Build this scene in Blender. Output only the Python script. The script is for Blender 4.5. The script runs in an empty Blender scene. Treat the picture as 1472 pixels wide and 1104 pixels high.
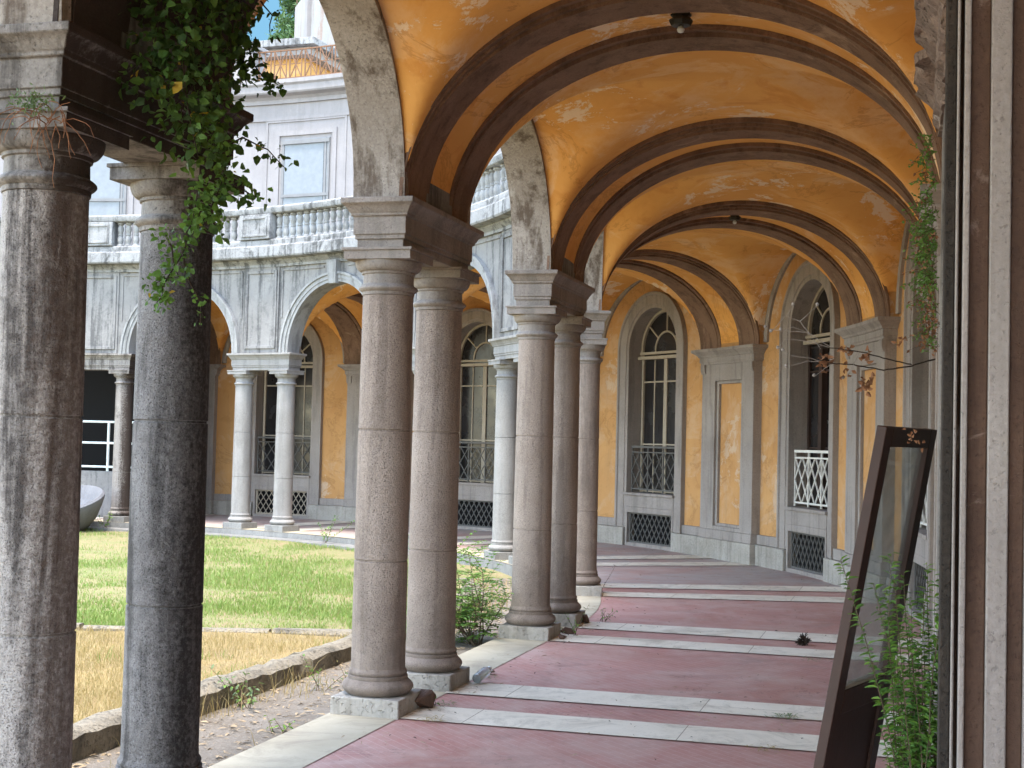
import bpy, math, random
from math import sin, cos, pi, sqrt, radians, atan2
from mathutils import Vector, Matrix

random.seed(7)
SC = bpy.context.scene
COL = SC.collection

# ------------------------------------------------------------------ camera
EYE = 1.61
PITCH, ROLL, FPX = 0.040, 0.024, 2069.0
cam_d = bpy.data.cameras.new('camera')
cam_d.sensor_width = 36.0
cam_d.lens = FPX / 1472 * 36
cam_d.clip_start, cam_d.clip_end = 0.05, 2000
cam_d.dof.use_dof = True
cam_d.dof.focus_distance = 10.0
cam_d.dof.aperture_fstop = 32
cam = bpy.data.objects.new('camera', cam_d)
COL.objects.link(cam)
cam.matrix_world = Matrix.Translation((0, 0, EYE)) @ Matrix.Rotation(pi/2 + PITCH, 4, 'X') @ Matrix.Rotation(ROLL, 4, 'Z')
SC.camera = cam

# ------------------------------------------------------------------ light
SUN_AZ, SUN_EL = atan2(-0.30, -0.95), radians(74)
W = bpy.data.worlds.new('World'); SC.world = W; W.use_nodes = True
wn = W.node_tree.nodes
sky = wn.new('ShaderNodeTexSky'); sky.sky_type = 'NISHITA'; sky.sun_disc = False
sky.sun_elevation = SUN_EL; sky.sun_rotation = SUN_AZ
sky.air_density = 1.0; sky.dust_density = .7; sky.ozone_density = 1.0
wn['Background'].inputs['Strength'].default_value = 0.15
wb = wn.new('ShaderNodeMix'); wb.data_type = 'RGBA'; wb.blend_type = 'MULTIPLY'; wb.inputs[0].default_value = 1; wb.inputs[7].default_value = (1.0, .905, .765, 1)
W.node_tree.links.new(sky.outputs[0], wb.inputs[6])
# dimmer blue patch added to the sky above the far wing, rest kept bright
WL = W.node_tree.links
tc = wn.new('ShaderNodeTexCoord'); dt = wn.new('ShaderNodeVectorMath'); dt.operation = 'DOT_PRODUCT'
ga, ge = radians(-7), radians(17); dt.inputs[1].default_value = (sin(ga)*cos(ge), cos(ga)*cos(ge), sin(ge)); WL.new(tc.outputs['Generated'], dt.inputs[0])
nz_ = wn.new('ShaderNodeTexNoise'); nz_.inputs['Scale'].default_value = 9; nz_.inputs['Detail'].default_value = 7; WL.new(tc.outputs['Generated'], nz_.inputs['Vector'])
ad = wn.new('ShaderNodeMath'); ad.operation = 'MULTIPLY_ADD'; WL.new(nz_.outputs['Fac'], ad.inputs[0]); ad.inputs[1].default_value = .05; WL.new(dt.outputs['Value'], ad.inputs[2])
mr = wn.new('ShaderNodeMapRange'); mr.interpolation_type = 'SMOOTHSTEP'; mr.inputs[1].default_value = cos(radians(23)) + .02; mr.inputs[2].default_value = cos(radians(13)) + .025; WL.new(ad.outputs[0], mr.inputs[0])
gp = wn.new('ShaderNodeMix'); gp.data_type = 'RGBA'; WL.new(mr.outputs[0], gp.inputs[0]); WL.new(wb.outputs[2], gp.inputs[6]); gp.inputs[7].default_value = (.17, .38, .56, 1)
WL.new(gp.outputs[2], wn['Background'].inputs[0])
sl = bpy.data.lights.new('sun', 'SUN'); sl.energy = 0.75; sl.angle = radians(12); sl.color = (1, .95, .86)
so = bpy.data.objects.new('sun', sl); COL.objects.link(so)
sd = Vector((sin(SUN_AZ)*cos(SUN_EL), cos(SUN_AZ)*cos(SUN_EL), sin(SUN_EL)))
so.rotation_euler = sd.to_track_quat('Z', 'Y').to_euler(); so.location = sd*30
SC.view_settings.view_transform = 'Standard'; SC.view_settings.look = 'None'
SC.view_settings.exposure = 3.4; SC.view_settings.gamma = 1; SC.view_settings.use_curve_mapping = False
SC.render.engine = 'CYCLES'
SC.cycles.max_bounces = 10; SC.cycles.diffuse_bounces = 7; SC.cycles.glossy_bounces = 3
SC.cycles.transmission_bounces = 6; SC.cycles.transparent_max_bounces = 8
SC.cycles.caustics_reflective = False; SC.cycles.caustics_refractive = False
SC.cycles.sample_clamp_indirect = 8

# ------------------------------------------------------------------ plan of the portico: straight, then a left-hand arc
TH, BX, BY, A0, R, P, D = 0.273, -0.625, 9.07, 3.766, 10.895, 3.536, 0.482
WALL = 3.3
T0 = Vector((sin(TH), cos(TH))); N0 = Vector((cos(TH), -sin(TH))); B0 = Vector((BX, BY))
CEN = B0 + T0*A0 - N0*R
def heading(s): return TH if s <= A0 else TH - (s - A0)/R
def M(s, w, z=0.0):
    if s <= A0:
        p = B0 + T0*s + N0*w
    else:
        h = heading(s); p = CEN + Vector((cos(h), -sin(h)))*(R + w)
    return Vector((p.x, p.y, z))
def fac(s, w): return 1.0 if s <= A0 else (R + w)/R
cp, sp, cr, sr = cos(PITCH), sin(PITCH), cos(ROLL), sin(ROLL)
def at(px, py, d):
    "point of the place seen at a photo pixel, d metres ahead"
    a, b = px - 736, py - 552
    X, Y = cr*a + sr*b, -sr*a + cr*b
    v = Vector((X, FPX*cp + Y*sp, FPX*sp - Y*cp))
    v *= d/v.y
    return v + Vector((0, 0, EYE))

# ------------------------------------------------------------------ materials
class NT:
    def __init__(self, name):
        self.m = bpy.data.materials.new(name); self.m.use_nodes = True
        self.t = self.m.node_tree; self.n = self.t.nodes; self.l = self.t.links
        self.b = self.n['Principled BSDF']; self.b.inputs['Roughness'].default_value = .85
        self.b.inputs['Specular IOR Level'].default_value = .3
        self.geo = self.n.new('ShaderNodeNewGeometry')
        self.pos = self.geo.outputs['Position']
    def link(self, a, b): self.l.new(a, b)
    def mapping(self, scale=(1, 1, 1), rot=(0, 0, 0), src=None):
        k = self.n.new('ShaderNodeMapping'); k.inputs['Scale'].default_value = scale; k.inputs['Rotation'].default_value = rot
        self.link(src or self.pos, k.inputs['Vector']); return k.outputs[0]
    def noise(self, scale, detail=4, rough=.55, dist=0, vec=None):
        k = self.n.new('ShaderNodeTexNoise'); k.inputs['Scale'].default_value = scale; k.inputs['Detail'].default_value = detail
        k.inputs['Roughness'].default_value = rough; k.inputs['Distortion'].default_value = dist
        self.link(vec or self.pos, k.inputs['Vector']); return k.outputs['Fac']
    def ramp(self, src, lo, hi, a=0.0, b=1.0):
        k = self.n.new('ShaderNodeMapRange'); k.inputs[1].default_value = lo; k.inputs[2].default_value = hi
        k.inputs[3].default_value = a; k.inputs[4].default_value = b; self.link(src, k.inputs[0]); return k.outputs[0]
    def mul(self, a, b, op='MULTIPLY'):
        k = self.n.new('ShaderNodeMath'); k.operation = op
        for i, x in enumerate((a, b)):
            if isinstance(x, (int, float)): k.inputs[i].default_value = x
            else: self.link(x, k.inputs[i])
        return k.outputs[0]
    def mix(self, f, a, b, mode='MIX'):
        k = self.n.new('ShaderNodeMix'); k.data_type = 'RGBA'; k.blend_type = mode
        for i, x in ((0, f), (6, a), (7, b)):
            if isinstance(x, (int, float)): k.inputs[i].default_value = x
            elif isinstance(x, tuple): k.inputs[i].default_value = (*x, 1)
            else: self.link(x, k.inputs[i])
        return k.outputs[2]
    def bump(self, h, strength=.4, dist=.01, nrm=None):
        k = self.n.new('ShaderNodeBump'); k.inputs['Strength'].default_value = strength; k.inputs['Distance'].default_value = dist
        self.link(h, k.inputs['Height'])
        if nrm: self.link(nrm, k.inputs['Normal'])
        return k.outputs[0]
    def out(self, col, nrm=None, rough=None):
        if isinstance(col, tuple): self.b.inputs['Base Color'].default_value = (*col, 1)
        else: self.link(col, self.b.inputs['Base Color'])
        if nrm: self.link(nrm, self.b.inputs['Normal'])
        if rough is not None:
            if isinstance(rough, (int, float)): self.b.inputs['Roughness'].default_value = rough
            else: self.link(rough, self.b.inputs['Roughness'])
        return self.m

def stone(name, c1, c2, stain=(.05, .045, .04), streak=.5, speck=.6, scale=60, pale=None, bump=.35, pits=True, side=None, blotch=0.0, shade_col=None, foot=0.0):
    t = NT(name)
    big = t.noise(1.7, 6, .6, .3)
    col = t.mix(t.ramp(big, .3, .7), c1, c2)
    fine = t.noise(scale, 3, .7); reg = t.ramp(t.noise(2.4, 5, .65, .6), .36, .60, .5, 1.3)
    col = t.mix(t.mul(t.mul(t.ramp(fine, .40, .62), reg), speck*.6), col, tuple(min(1, x*1.45) for x in c1))
    dark = t.noise(scale*1.3, 2, .6)
    col = t.mix(t.mul(t.mul(t.ramp(dark, .60, .72), reg), speck), col, tuple(x*.28 for x in c2))
    if streak:
        st = t.noise(1, 6, .65, .4, t.mapping((7, 7, .55)))
        br = t.noise(22, 5, .7)
        f = t.ramp(t.mul(st, t.mul(br, .25), 'ADD'), .615, .75)
        col = t.mix(t.mul(f, streak), col, stain)
    if blotch:
        f = t.ramp(t.noise(3.2, 8, .72, .6), .52, .66)
        col = t.mix(t.mul(f, blotch), col, stain)
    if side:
        # one side darker, its shade painted into the colour: (direction in the plan, strength)
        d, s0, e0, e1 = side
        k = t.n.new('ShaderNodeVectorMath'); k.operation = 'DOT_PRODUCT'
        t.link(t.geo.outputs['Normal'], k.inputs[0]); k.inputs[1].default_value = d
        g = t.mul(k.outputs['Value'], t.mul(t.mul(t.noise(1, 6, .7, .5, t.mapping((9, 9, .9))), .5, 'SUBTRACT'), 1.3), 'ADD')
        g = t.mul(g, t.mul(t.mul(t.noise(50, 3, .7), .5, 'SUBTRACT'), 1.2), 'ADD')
        col = t.mix(t.mul(t.ramp(g, e0, e1), s0), col, shade_col or stain)
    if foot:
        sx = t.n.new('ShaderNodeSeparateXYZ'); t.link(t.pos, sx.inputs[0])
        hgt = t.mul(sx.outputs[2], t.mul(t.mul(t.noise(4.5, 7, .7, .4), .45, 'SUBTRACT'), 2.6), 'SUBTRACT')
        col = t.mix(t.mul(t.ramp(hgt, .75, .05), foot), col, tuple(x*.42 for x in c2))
    if pale:
        f = t.ramp(t.noise(2.6, 7, .7, .8), .60, .68)
        col = t.mix(t.mul(f, .75), col, pale)
    h = t.mul(t.noise(scale*.8, 4, .75), t.mul(t.noise(6, 5, .6), 1.0), 'ADD')
    if pits:
        v = t.ramp(dark, .58, .70, 0, -1.0); h = t.mul(h, v, 'ADD')
    return t.out(col, t.bump(h, bump, .012), .85)

def plaster(name, c1, c2, pale, deep, peel=.5, grime=.0):
    t = NT(name)
    col = t.mix(t.ramp(t.noise(.9, 7, .6, .5), .3, .7), c1, c2)
    col = t.mix(t.mul(t.ramp(t.noise(2.3, 8, .68, 1.0), .54, .66), .55), col, deep)
    wash = t.ramp(t.noise(1.0, 9, .66, 1.2, t.mapping((1, 1, 1.4))), .51, .57)
    wash = t.mul(wash, t.ramp(t.noise(3.1, 7, .7), .35, .6))
    col = t.mix(t.mul(wash, .62), col, tuple(.5*a + .5*b for a, b in zip(c1, pale)))
    rim = t.noise(1.15, 9, .70, 1.1, t.mapping((1, 1, 1.2), (.3, .2, 0)))
    ring = t.mul(t.ramp(rim, .555, .575), t.ramp(rim, .60, .575))
    col = t.mix(t.mul(ring, .45), col, tuple(x*.62 for x in deep))
    edge = t.noise(1.9, 10, .76, .5, t.mapping((1, 1, 1), (0, 0, .7)))
    area = t.ramp(t.noise(.55, 3, .5, .3), .42, .60, -.09, .05)
    pf = t.ramp(t.mul(edge, area, 'ADD'), .578, .595)
    col = t.mix(t.mul(pf, peel), col, pale)
    scr = t.ramp(t.noise(1, 4, .8, .2, t.mapping((42, 42, 5))), .70, .76)
    col = t.mix(t.mul(scr, peel*.6), col, pale)
    if grime:
        g = t.ramp(t.noise(1, 7, .7, .3, t.mapping((5, 5, .7))), .52, .72)
        col = t.mix(t.mul(g, grime), col, (.07, .065, .06))
    col = t.mix(t.mul(t.noise(40, 4, .7), .25), col, tuple(x*.7 for x in c1))
    h = t.mul(t.mul(t.noise(14, 6, .6), .6), t.mul(pf, -.8), 'ADD')
    return t.out(col, t.bump(h, .35, .012), .9)

MAT = {}
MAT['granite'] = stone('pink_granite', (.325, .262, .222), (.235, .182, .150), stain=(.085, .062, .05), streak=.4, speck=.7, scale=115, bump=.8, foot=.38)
MAT['granite_streaked'] = stone('streaked_granite', (.44, .40, .375), (.32, .28, .255), stain=(.028, .02, .018), streak=.85, speck=.55, scale=125, bump=1.0, side=((.80, -.60, 0), .72, .6, 1.1), shade_col=(.085, .050, .034))  # streaks are stains; the brown gallery side is painted shade
MAT['granite_black'] = stone('blackened_granite', (.25, .235, .23), (.13, .115, .11), stain=(.016, .012, .011), streak=.7, speck=.75, scale=130, bump=1.0, side=((.9, -.45, 0), .90, .30, 1.05), blotch=.45)  # mossy dark stone, with painted shade on its gallery side
MAT['granite_pale'] = stone('pale_granite', (.255, .243, .235), (.19, .178, .168), streak=.25, speck=.35, scale=60)
MAT['impost'] = stone('impost_stone', (.255, .225, .205), (.19, .155, .135), streak=.3, speck=.55, scale=70)
MAT['impost_dark'] = stone('dirty_side_shaded_impost_stone', (.24, .22, .205), (.15, .13, .118), stain=(.022, .016, .013), streak=.7, speck=.6, scale=60, blotch=.5, side=((.96, -.27, 0), .93, .15, .7), shade_col=(.028, .017, .012))  # real stains, plus shade painted onto the gallery-facing side
MAT['soffit'] = stone('stained_archstone', (.31, .275, .245), (.21, .175, .145), stain=(.08, .055, .038), streak=.85, speck=.6, scale=55, pale=(.46, .43, .40))
MAT['soffit_far'] = stone('pale_archstone', (.27, .268, .268), (.20, .198, .198), stain=(.07, .066, .062), streak=.55, speck=.25, scale=45)
MAT['facade'] = stone('grey_white_render', (.235, .226, .222), (.165, .158, .155), stain=(.05, .05, .052), streak=.75, speck=.2, scale=35, bump=.2, blotch=.4)
MAT['cornice'] = stone('weathered_cornice_stone', (.27, .27, .275), (.17, .17, .175), stain=(.022, .022, .022), streak=.7, speck=.35, scale=35, blotch=.75)
MAT['upper'] = stone('pinkish_white_render', (.255, .24, .242), (.21, .198, .203), stain=(.18, .17, .17), streak=.4, speck=.1, scale=30, bump=.1)
MAT['rib'] = stone('brown_rib_stone', (.215, .132, .092), (.135, .078, .052), stain=(.05, .026, .016), streak=.45, speck=.45, scale=60, pale=(.34, .235, .17), blotch=.25)
MAT['trim'] = stone('grey_trim_stone', (.30, .265, .245), (.225, .195, .18), stain=(.09, .08, .075), streak=.35, speck=.35, scale=60)
MAT['plinth'] = stone('rough_white_plinth', (.38, .35, .315), (.265, .238, .205), stain=(.12, .10, .08), streak=.4, speck=.25, scale=34, bump=.8, blotch=.15)
MAT['ochre'] = plaster('ochre_plaster', (.78, .40, .115), (.64, .295, .072), (.80, .65, .50), (.56, .215, .04), peel=.85)
MAT['ochre_wall'] = plaster('ochre_wall_plaster', (.53, .295, .12), (.43, .215, .078), (.54, .44, .35), (.36, .175, .06), peel=.6, grime=.22)
MAT['mossy'] = stone('mossy_black_stone', (.055, .041, .031), (.022, .017, .013), stain=(.015, .013, .012), streak=.6, speck=.7, scale=60, bump=.6)
MAT['brokenstone'] = stone('broken_impost_stone', (.27, .20, .165), (.15, .10, .078), stain=(.06, .045, .04), streak=.4, speck=.6, scale=45, bump=.9, blotch=.5, pale=(.5, .45, .42))
MAT['rib_dark'] = stone('dark_rib_stone', (.05, .034, .028), (.025, .018, .015), streak=.3, speck=.4, scale=60)  # darker copy of the rib stone, for one rib and its panel
MAT['brownjamb'] = stone('brown_jamb', (.115, .066, .045), (.075, .042, .030), stain=(.035, .02, .015), streak=.4, speck=.3, scale=60, pale=(.30, .22, .18))
MAT['palejamb'] = stone('pale_jamb', (.32, .285, .265), (.26, .225, .21), streak=.15, speck=.4, scale=60)

def flat(name, c, rough=.7, metal=0.0, nb=0.0, var=.25):
    t = NT(name)
    col = t.mix(t.mul(t.noise(9, 5, .6), 1.0), tuple(x*(1-var) for x in c), tuple(min(1, x*(1+var)) for x in c))
    t.b.inputs['Metallic'].default_value = metal
    return t.out(col, t.bump(t.noise(30, 4), nb, .005) if nb else None, rough)
MAT['iron'] = flat('dark_iron', (.10, .095, .09), .6)
MAT['iron_white'] = flat('white_painted_iron', (.62, .60, .57), .6)
MAT['rust'] = flat('rusty_iron', (.16, .085, .05), .8)
MAT['sash'] = flat('grey_window_sash', (.33, .28, .22), .6)
MAT['greyframe'] = flat('grey_window_frame', (.16, .16, .165), .6)
MAT['sash_dark'] = flat('dark_brown_sash', (.035, .02, .016), .55)
MAT['doorwood'] = flat('dark_brown_door_paint', (.045, .017, .011), .5, nb=.2, var=.35)
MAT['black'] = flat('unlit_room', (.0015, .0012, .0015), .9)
MAT['bronze'] = flat('dark_bronze', (.03, .028, .022), .5, .4)
MAT['railwhite'] = flat('white_metal_rail', (.66, .70, .70), .5)
MAT['shade'] = flat('white_roller_blind', (.17, .185, .205), .2, var=.22)
MAT['orange_upper'] = plaster('attic_ochre_plaster', (.50, .28, .09), (.44, .24, .075), (.5, .4, .3), (.42, .2, .05), peel=.4)
MAT['whitebox'] = stone('white_rusted_tower_render', (.28, .278, .275), (.23, .23, .228), stain=(.2, .09, .045), streak=.5, speck=.1, scale=20, bump=.1)
MAT['basin'] = stone('grey_white_marble', (.15, .152, .165), (.11, .112, .125), streak=.2, speck=.2, scale=25)
MAT['bark'] = flat('twig_bark', (.10, .07, .045), .9)
MAT['bark_dark'] = flat('dark_vine_bark', (.035, .024, .018), .9)
MAT['dead'] = flat('dead_leaf_brown', (.22, .10, .05), .9)
MAT['litter'] = flat('dry_litter', (.30, .23, .15), .95, var=.5)

def glass_mat(name, c, rough=.06):
    t = NT(name); t.b.inputs['Specular IOR Level'].default_value = .5
    col = t.mix(t.ramp(t.noise(1.4, 5), .35, .7), c, tuple(x*2.2 for x in c))
    return t.out(col, None, t.ramp(t.noise(3, 5), .3, .7, rough, rough+.2))
MAT['pane'] = glass_mat('dark_window_glass', (.012, .011, .012), .12)
t = NT('dusty_clear_glass')
tr = t.n.new('ShaderNodeBsdfTransparent'); gl = t.n.new('ShaderNodeBsdfGlossy'); df = t.n.new('ShaderNodeBsdfDiffuse')
tr.inputs[0].default_value = (.93, .95, .94, 1); gl.inputs['Roughness'].default_value = .03; df.inputs[0].default_value = (.5, .5, .48, 1)
m1 = t.n.new('ShaderNodeMixShader'); m2 = t.n.new('ShaderNodeMixShader')
t.link(t.ramp(t.noise(2.5, 6, .6, .5),   .35, .7, .14, .34), m1.inputs[0]); t.link(tr.outputs[0], m1.inputs[1]); t.link(df.outputs[0], m1.inputs[2])
lw = t.n.new('ShaderNodeFresnel'); lw.inputs[0].default_value = 1.45
t.link(t.mul(lw.outputs[0], .35), m2.inputs[0]); t.link(m1.outputs[0], m2.inputs[1]); t.link(gl.outputs[0], m2.inputs[2])
t.link(m2.outputs[0], t.n['Material Output'].inputs['Surface'])
MAT['clearglass'] = t.m

def leafmat(name, c1, c2, trans=.35):
    t = NT(name)
    oi = t.n.new('ShaderNodeObjectInfo')
    col = t.mix(t.ramp(t.noise(11, 2), .35, .65), c1, c2)
    t.b.inputs['Roughness'].default_value = .55
    t.out(col)
    tl = t.n.new('ShaderNodeBsdfTranslucent'); t.link(t.mix(.3, col, (.25, .35, .03)), tl.inputs[0])
    mx = t.n.new('ShaderNodeMixShader'); mx.inputs[0].default_value = trans
    t.link(t.b.outputs[0], mx.inputs[1]); t.link(tl.outputs[0], mx.inputs[2]); t.link(mx.outputs[0], t.n['Material Output'].inputs['Surface'])
    return t.m
MAT['leaf'] = leafmat('green_leaf', (.060, .14, .030), (.12, .23, .045))
MAT['leaf_dark'] = leafmat('dark_ivy_leaf', (.022, .055, .016), (.05, .105, .022), .3)
MAT['leaf_lime'] = leafmat('lime_leaf', (.13, .26, .04), (.20, .33, .06))
MAT['leaf_yellow'] = leafmat('yellow_leaf', (.50, .36, .03), (.42, .28, .04))
MAT['leaf_grey'] = leafmat('grey_green_leaf', (.10, .16, .075), (.17, .22, .10))
MAT['pine'] = leafmat('pine_needle_green', (.03, .075, .03), (.06, .12, .04), .15)
MAT['grass'] = leafmat('lawn_grass', (.155, .255, .055), (.26, .31, .095), .3)
MAT['straw'] = leafmat('dry_straw', (.32, .23, .10), (.42, .32, .165), .3)

# paving
def paving(name, far):
    t = NT(name)
    v = t.mapping((1, 1, 1), (0, 0, TH + pi/4))
    br = t.n.new('ShaderNodeTexBrick'); t.link(v, br.inputs['Vector'])
    br.inputs['Scale'].default_value = 1.0; br.inputs['Brick Width'].default_value = .24; br.inputs['Row Height'].default_value = .06
    br.inputs['Mortar Size'].default_value = .0032; br.inputs['Mortar Smooth'].default_value = .3
    br.inputs['Color1'].default_value = (.42, .195, .175, 1); br.inputs['Color2'].default_value = (.37, .165, .15, 1); br.inputs['Mortar'].default_value = (.56, .42, .38, 1)
    worn = t.ramp(t.noise(.8, 6, .6, .4), .36, .50)
    base = t.mix(t.ramp(t.noise(1.1, 7, .62, .4), .3, .7), (.33, .155, .125), (.40, .22, .185))
    col = t.mix(t.mul(worn, .42), base, br.outputs['Color'])
    dust = t.ramp(t.noise(1.4, 9, .7, .8), .42, .66)
    col = t.mix(t.mul(dust, .62), col, (.47, .35, .305))
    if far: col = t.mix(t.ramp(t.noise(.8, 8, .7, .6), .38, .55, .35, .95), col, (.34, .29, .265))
    scr = t.ramp(t.noise(1, 5, .75, .6, t.mapping((3, 22, 3), (0, 0, .5))), .60, .68)
    col = t.mix(t.mul(scr, .35), col, (.52, .42, .38))
    crk = t.noise(1.7, 6, .6, .9); ck = t.mul(t.ramp(crk, .494, .5), t.ramp(crk, .506, .5)); ck = t.mul(ck, t.ramp(t.noise(.9, 3), .5, .58))
    col = t.mix(t.mul(ck, .6), col, (.10, .06, .05))
    dirt = t.ramp(t.noise(1.3, 9, .75, .5), .52, .66)
    col = t.mix(t.mul(dirt, .55), col, (.24, .14, .125))
    col = t.mix(t.mul(t.ramp(t.noise(70, 3, .7), .62, .74), .6), col, (.55, .44, .40))
    h = t.mul(t.noise(25, 5, .6), t.mul(br.outputs['Fac'], -.4), 'ADD')
    return t.out(col, t.bump(h, .25, .006), t.ramp(t.noise(4, 5), .3, .7, .55, .8))
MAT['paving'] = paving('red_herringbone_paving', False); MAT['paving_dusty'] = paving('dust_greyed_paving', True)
def marble(name, ca, cb, dk):
    t = NT(name)
    col = t.mix(t.ramp(t.noise(2.0, 7, .62, .5), .3, .7), ca, cb)
    br = t.n.new('ShaderNodeTexBrick'); t.link(t.mapping((1, 1, 1), (0, 0, TH + pi/2)), br.inputs['Vector'])
    br.inputs['Scale'].default_value = 1; br.inputs['Brick Width'].default_value = 9.0; br.inputs['Row Height'].default_value = 1.23
    br.inputs['Mortar Size'].default_value = .003; br.inputs['Color1'].default_value = (1, 1, 1, 1); br.inputs['Color2'].default_value = (.93, .92, .9, 1); br.inputs['Mortar'].default_value = (.35, .3, .26, 1)
    col = t.mix(1.0, col, br.outputs['Color'], 'MULTIPLY')
    dirt = t.ramp(t.noise(2.2, 9, .78, .9), .48, .66)
    col = t.mix(t.mul(dirt, dk), col, (.24, .20, .15))
    col = t.mix(t.mul(t.ramp(t.noise(45, 4, .7), .60, .72), .55), col, (.25, .22, .18))
    return t.out(col, t.bump(t.noise(30, 5, .7), .25, .005), .6)
MAT['marble'] = marble('worn_white_marble', (.76, .69, .585), (.65, .58, .48), .6)
MAT['marble_edge'] = marble('yellowed_border_marble', (.50, .44, .335), (.38, .325, .235), .75)
def soil(name, c1, c2, c3, s=6):
    t = NT(name)
    col = t.mix(t.ramp(t.noise(s*.35, 8, .7, .5), .35, .65), c1, c2)
    col = t.mix(t.ramp(t.noise(s*7, 5, .8, .4), .5, .68), col, c3)
    h = t.mul(t.noise(s*6, 6, .8), t.noise(s, 5), 'ADD')
    return t.out(col, t.bump(h, .8, .03), .95)
MAT['strip'] = soil('littered_stone_strip', (.24, .21, .18), (.16, .13, .10), (.30, .27, .235), 7)
MAT['lawn_soil'] = soil('lawn_soil', (.18, .19, .075), (.27, .20, .115), (.14, .175, .055), 5)
MAT['straw_soil'] = soil('straw_soil', (.32, .23, .10), (.22, .16, .08), (.38, .29, .14), 6)
MAT['kerbstone'] = stone('mossy_kerb_stone', (.225, .195, .15), (.15, .128, .096), stain=(.05, .045, .038), streak=.3, speck=.6, scale=40, bump=.9, blotch=.8)
MAT['farstep'] = stone('grey_step_stone', (.22, .215, .205), (.16, .155, .15), streak=.2, speck=.4, scale=40, blotch=.4)

# ------------------------------------------------------------------ object helpers
LOC = {}
def tag(o, label=None, cat=None, group=None, kind=None):
    if label: o['label'] = label
    if cat: o['category'] = cat
    if group: o['group'] = group
    if kind: o['kind'] = kind
    return o
def empty(name, loc, label, cat, group=None, rz=0.0):
    o = bpy.data.objects.new(name, None); COL.objects.link(o); o.empty_display_size = .2
    o.location = loc; o.rotation_euler = (0, 0, rz); LOC[o.name] = Vector(loc)
    return tag(o, label, cat, group)
def link_mesh(name, verts, faces, mats, parent=None, base=None, fm=None, smooth=True, ang=32, bev=0):
    """verts in world coordinates (unless base is False: already local)"""
    if base is None:
        base = LOC.get(parent.name, Vector()) if parent else (sum(verts, Vector())/max(1, len(verts)) if verts else Vector())
        if not parent: base = Vector((base.x, base.y, min(v.z for v in verts)))
    elif base is False: base = Vector()
    me = bpy.data.meshes.new(name)
    me.from_pydata([tuple(v - base) for v in verts], [], faces)
    for m in (mats if isinstance(mats, (list, tuple)) else [mats]): me.materials.append(m)
    if fm: me.polygons.foreach_set('material_index', fm)
    me.update()
    if smooth:
        me.shade_smooth(); me.set_sharp_from_angle(angle=radians(ang))
    o = bpy.data.objects.new(name, me); COL.objects.link(o)
    if parent:
        o.parent = parent
        pl = LOC.get(parent.name, Vector())
        o.location = base - pl if base.length else Vector()
        LOC[o.name] = pl + o.location
    else:
        o.location = base; LOC[o.name] = base.copy()
    if bev:
        b = o.modifiers.new('bevel', 'BEVEL'); b.width = bev; b.segments = 2; b.limit_method = 'ANGLE'; b.angle_limit = radians(40); b.harden_normals = False
    return o

class MB:
    "collects faces in the bent coordinates s (along the portico), w (towards the wall), z"
    def __init__(self): self.v, self.f, self.m = [], [], []
    def add(self, vs, fs, mi=0):
        o = len(self.v); self.v += vs
        for f in fs: self.f.append(tuple(i + o for i in f)); self.m.append(mi)
    def box(self, s0, s1, w0, w1, z0, z1, n=None, mi=0):
        n = n or max(1, int(abs(s1 - s0)/.35))
        vs = []
        for i in range(n + 1):
            s = s0 + (s1 - s0)*i/n
            vs += [(s, w0, z0), (s, w1, z0), (s, w1, z1), (s, w0, z1)]
        fs = [(3, 2, 1, 0), (4*n, 4*n+1, 4*n+2, 4*n+3)]
        for i in range(n):
            for j in range(4):
                fs.append((4*i+j, 4*i+(j+1) % 4, 4*i+4+(j+1) % 4, 4*i+4+j))
        self.add(vs, fs, mi)
    def prism(self, prof, s0, s1, n=None, mi=0):
        "closed profile of (w, z) swept along s"
        n = n or max(1, int(abs(s1 - s0)/.3)); k = len(prof); vs = []
        for i in range(n + 1):
            s = s0 + (s1 - s0)*i/n
            vs += [(s, w, z) for w, z in prof]
        fs = [tuple(range(k))[::-1], tuple(range(n*k, n*k + k))]
        for i in range(n):
            for j in range(k):
                fs.append((i*k+j, i*k+(j+1) % k, (i+1)*k+(j+1) % k, (i+1)*k+j))
        self.add(vs, fs, mi)
    def sweep(self, path, sec, sc, f=1.0, closed_ends=True, mi=0):
        "path: (x, z, nx, nz) in the wall plane; sec: closed polygon of (offset, w)"
        k = len(sec); vs = []
        for x, z, nx, nz in path:
            vs += [(sc + (x + nx*o)/f, w, z + nz*o) for o, w in sec]
        fs = []
        for i in range(len(path) - 1):
            for j in range(k):
                fs.append((i*k+j, i*k+(j+1) % k, (i+1)*k+(j+1) % k, (i+1)*k+j))
        if closed_ends: fs += [tuple(range(k))[::-1], tuple(range((len(path)-1)*k, len(path)*k))]
        self.add(vs, fs, mi)
    def bar(self, x0, z0, x1, z1, sc, f, w, r, mi=0):
        dx, dz = x1 - x0, z1 - z0; L = sqrt(dx*dx + dz*dz) or 1; nx, nz = -dz/L, dx/L
        self.sweep([(x0, z0, nx, nz), (x1, z1, nx, nz)], [(-r, w - r), (r, w - r), (r, w + r), (-r, w + r)], sc, f, mi=mi)
    def world(self): return [M(*v) for v in self.v]
    def build(self, name, mats, parent=None, **k):
        return link_mesh(name, self.world(), self.f, mats, parent, fm=self.m if isinstance(mats, (list, tuple)) else None, **k)

def arch_path(r, zc, zfoot, n=28):
    p = [(-r, zfoot, -1, 0)] if zfoot < zc - 1e-4 else []
    for i in range(n + 1):
        a = pi - pi*i/n
        p.append((r*cos(a), zc + r*sin(a), cos(a), sin(a)))
    if zfoot < zc - 1e-4: p.append((r, zfoot, 1, 0))
    return p

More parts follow.
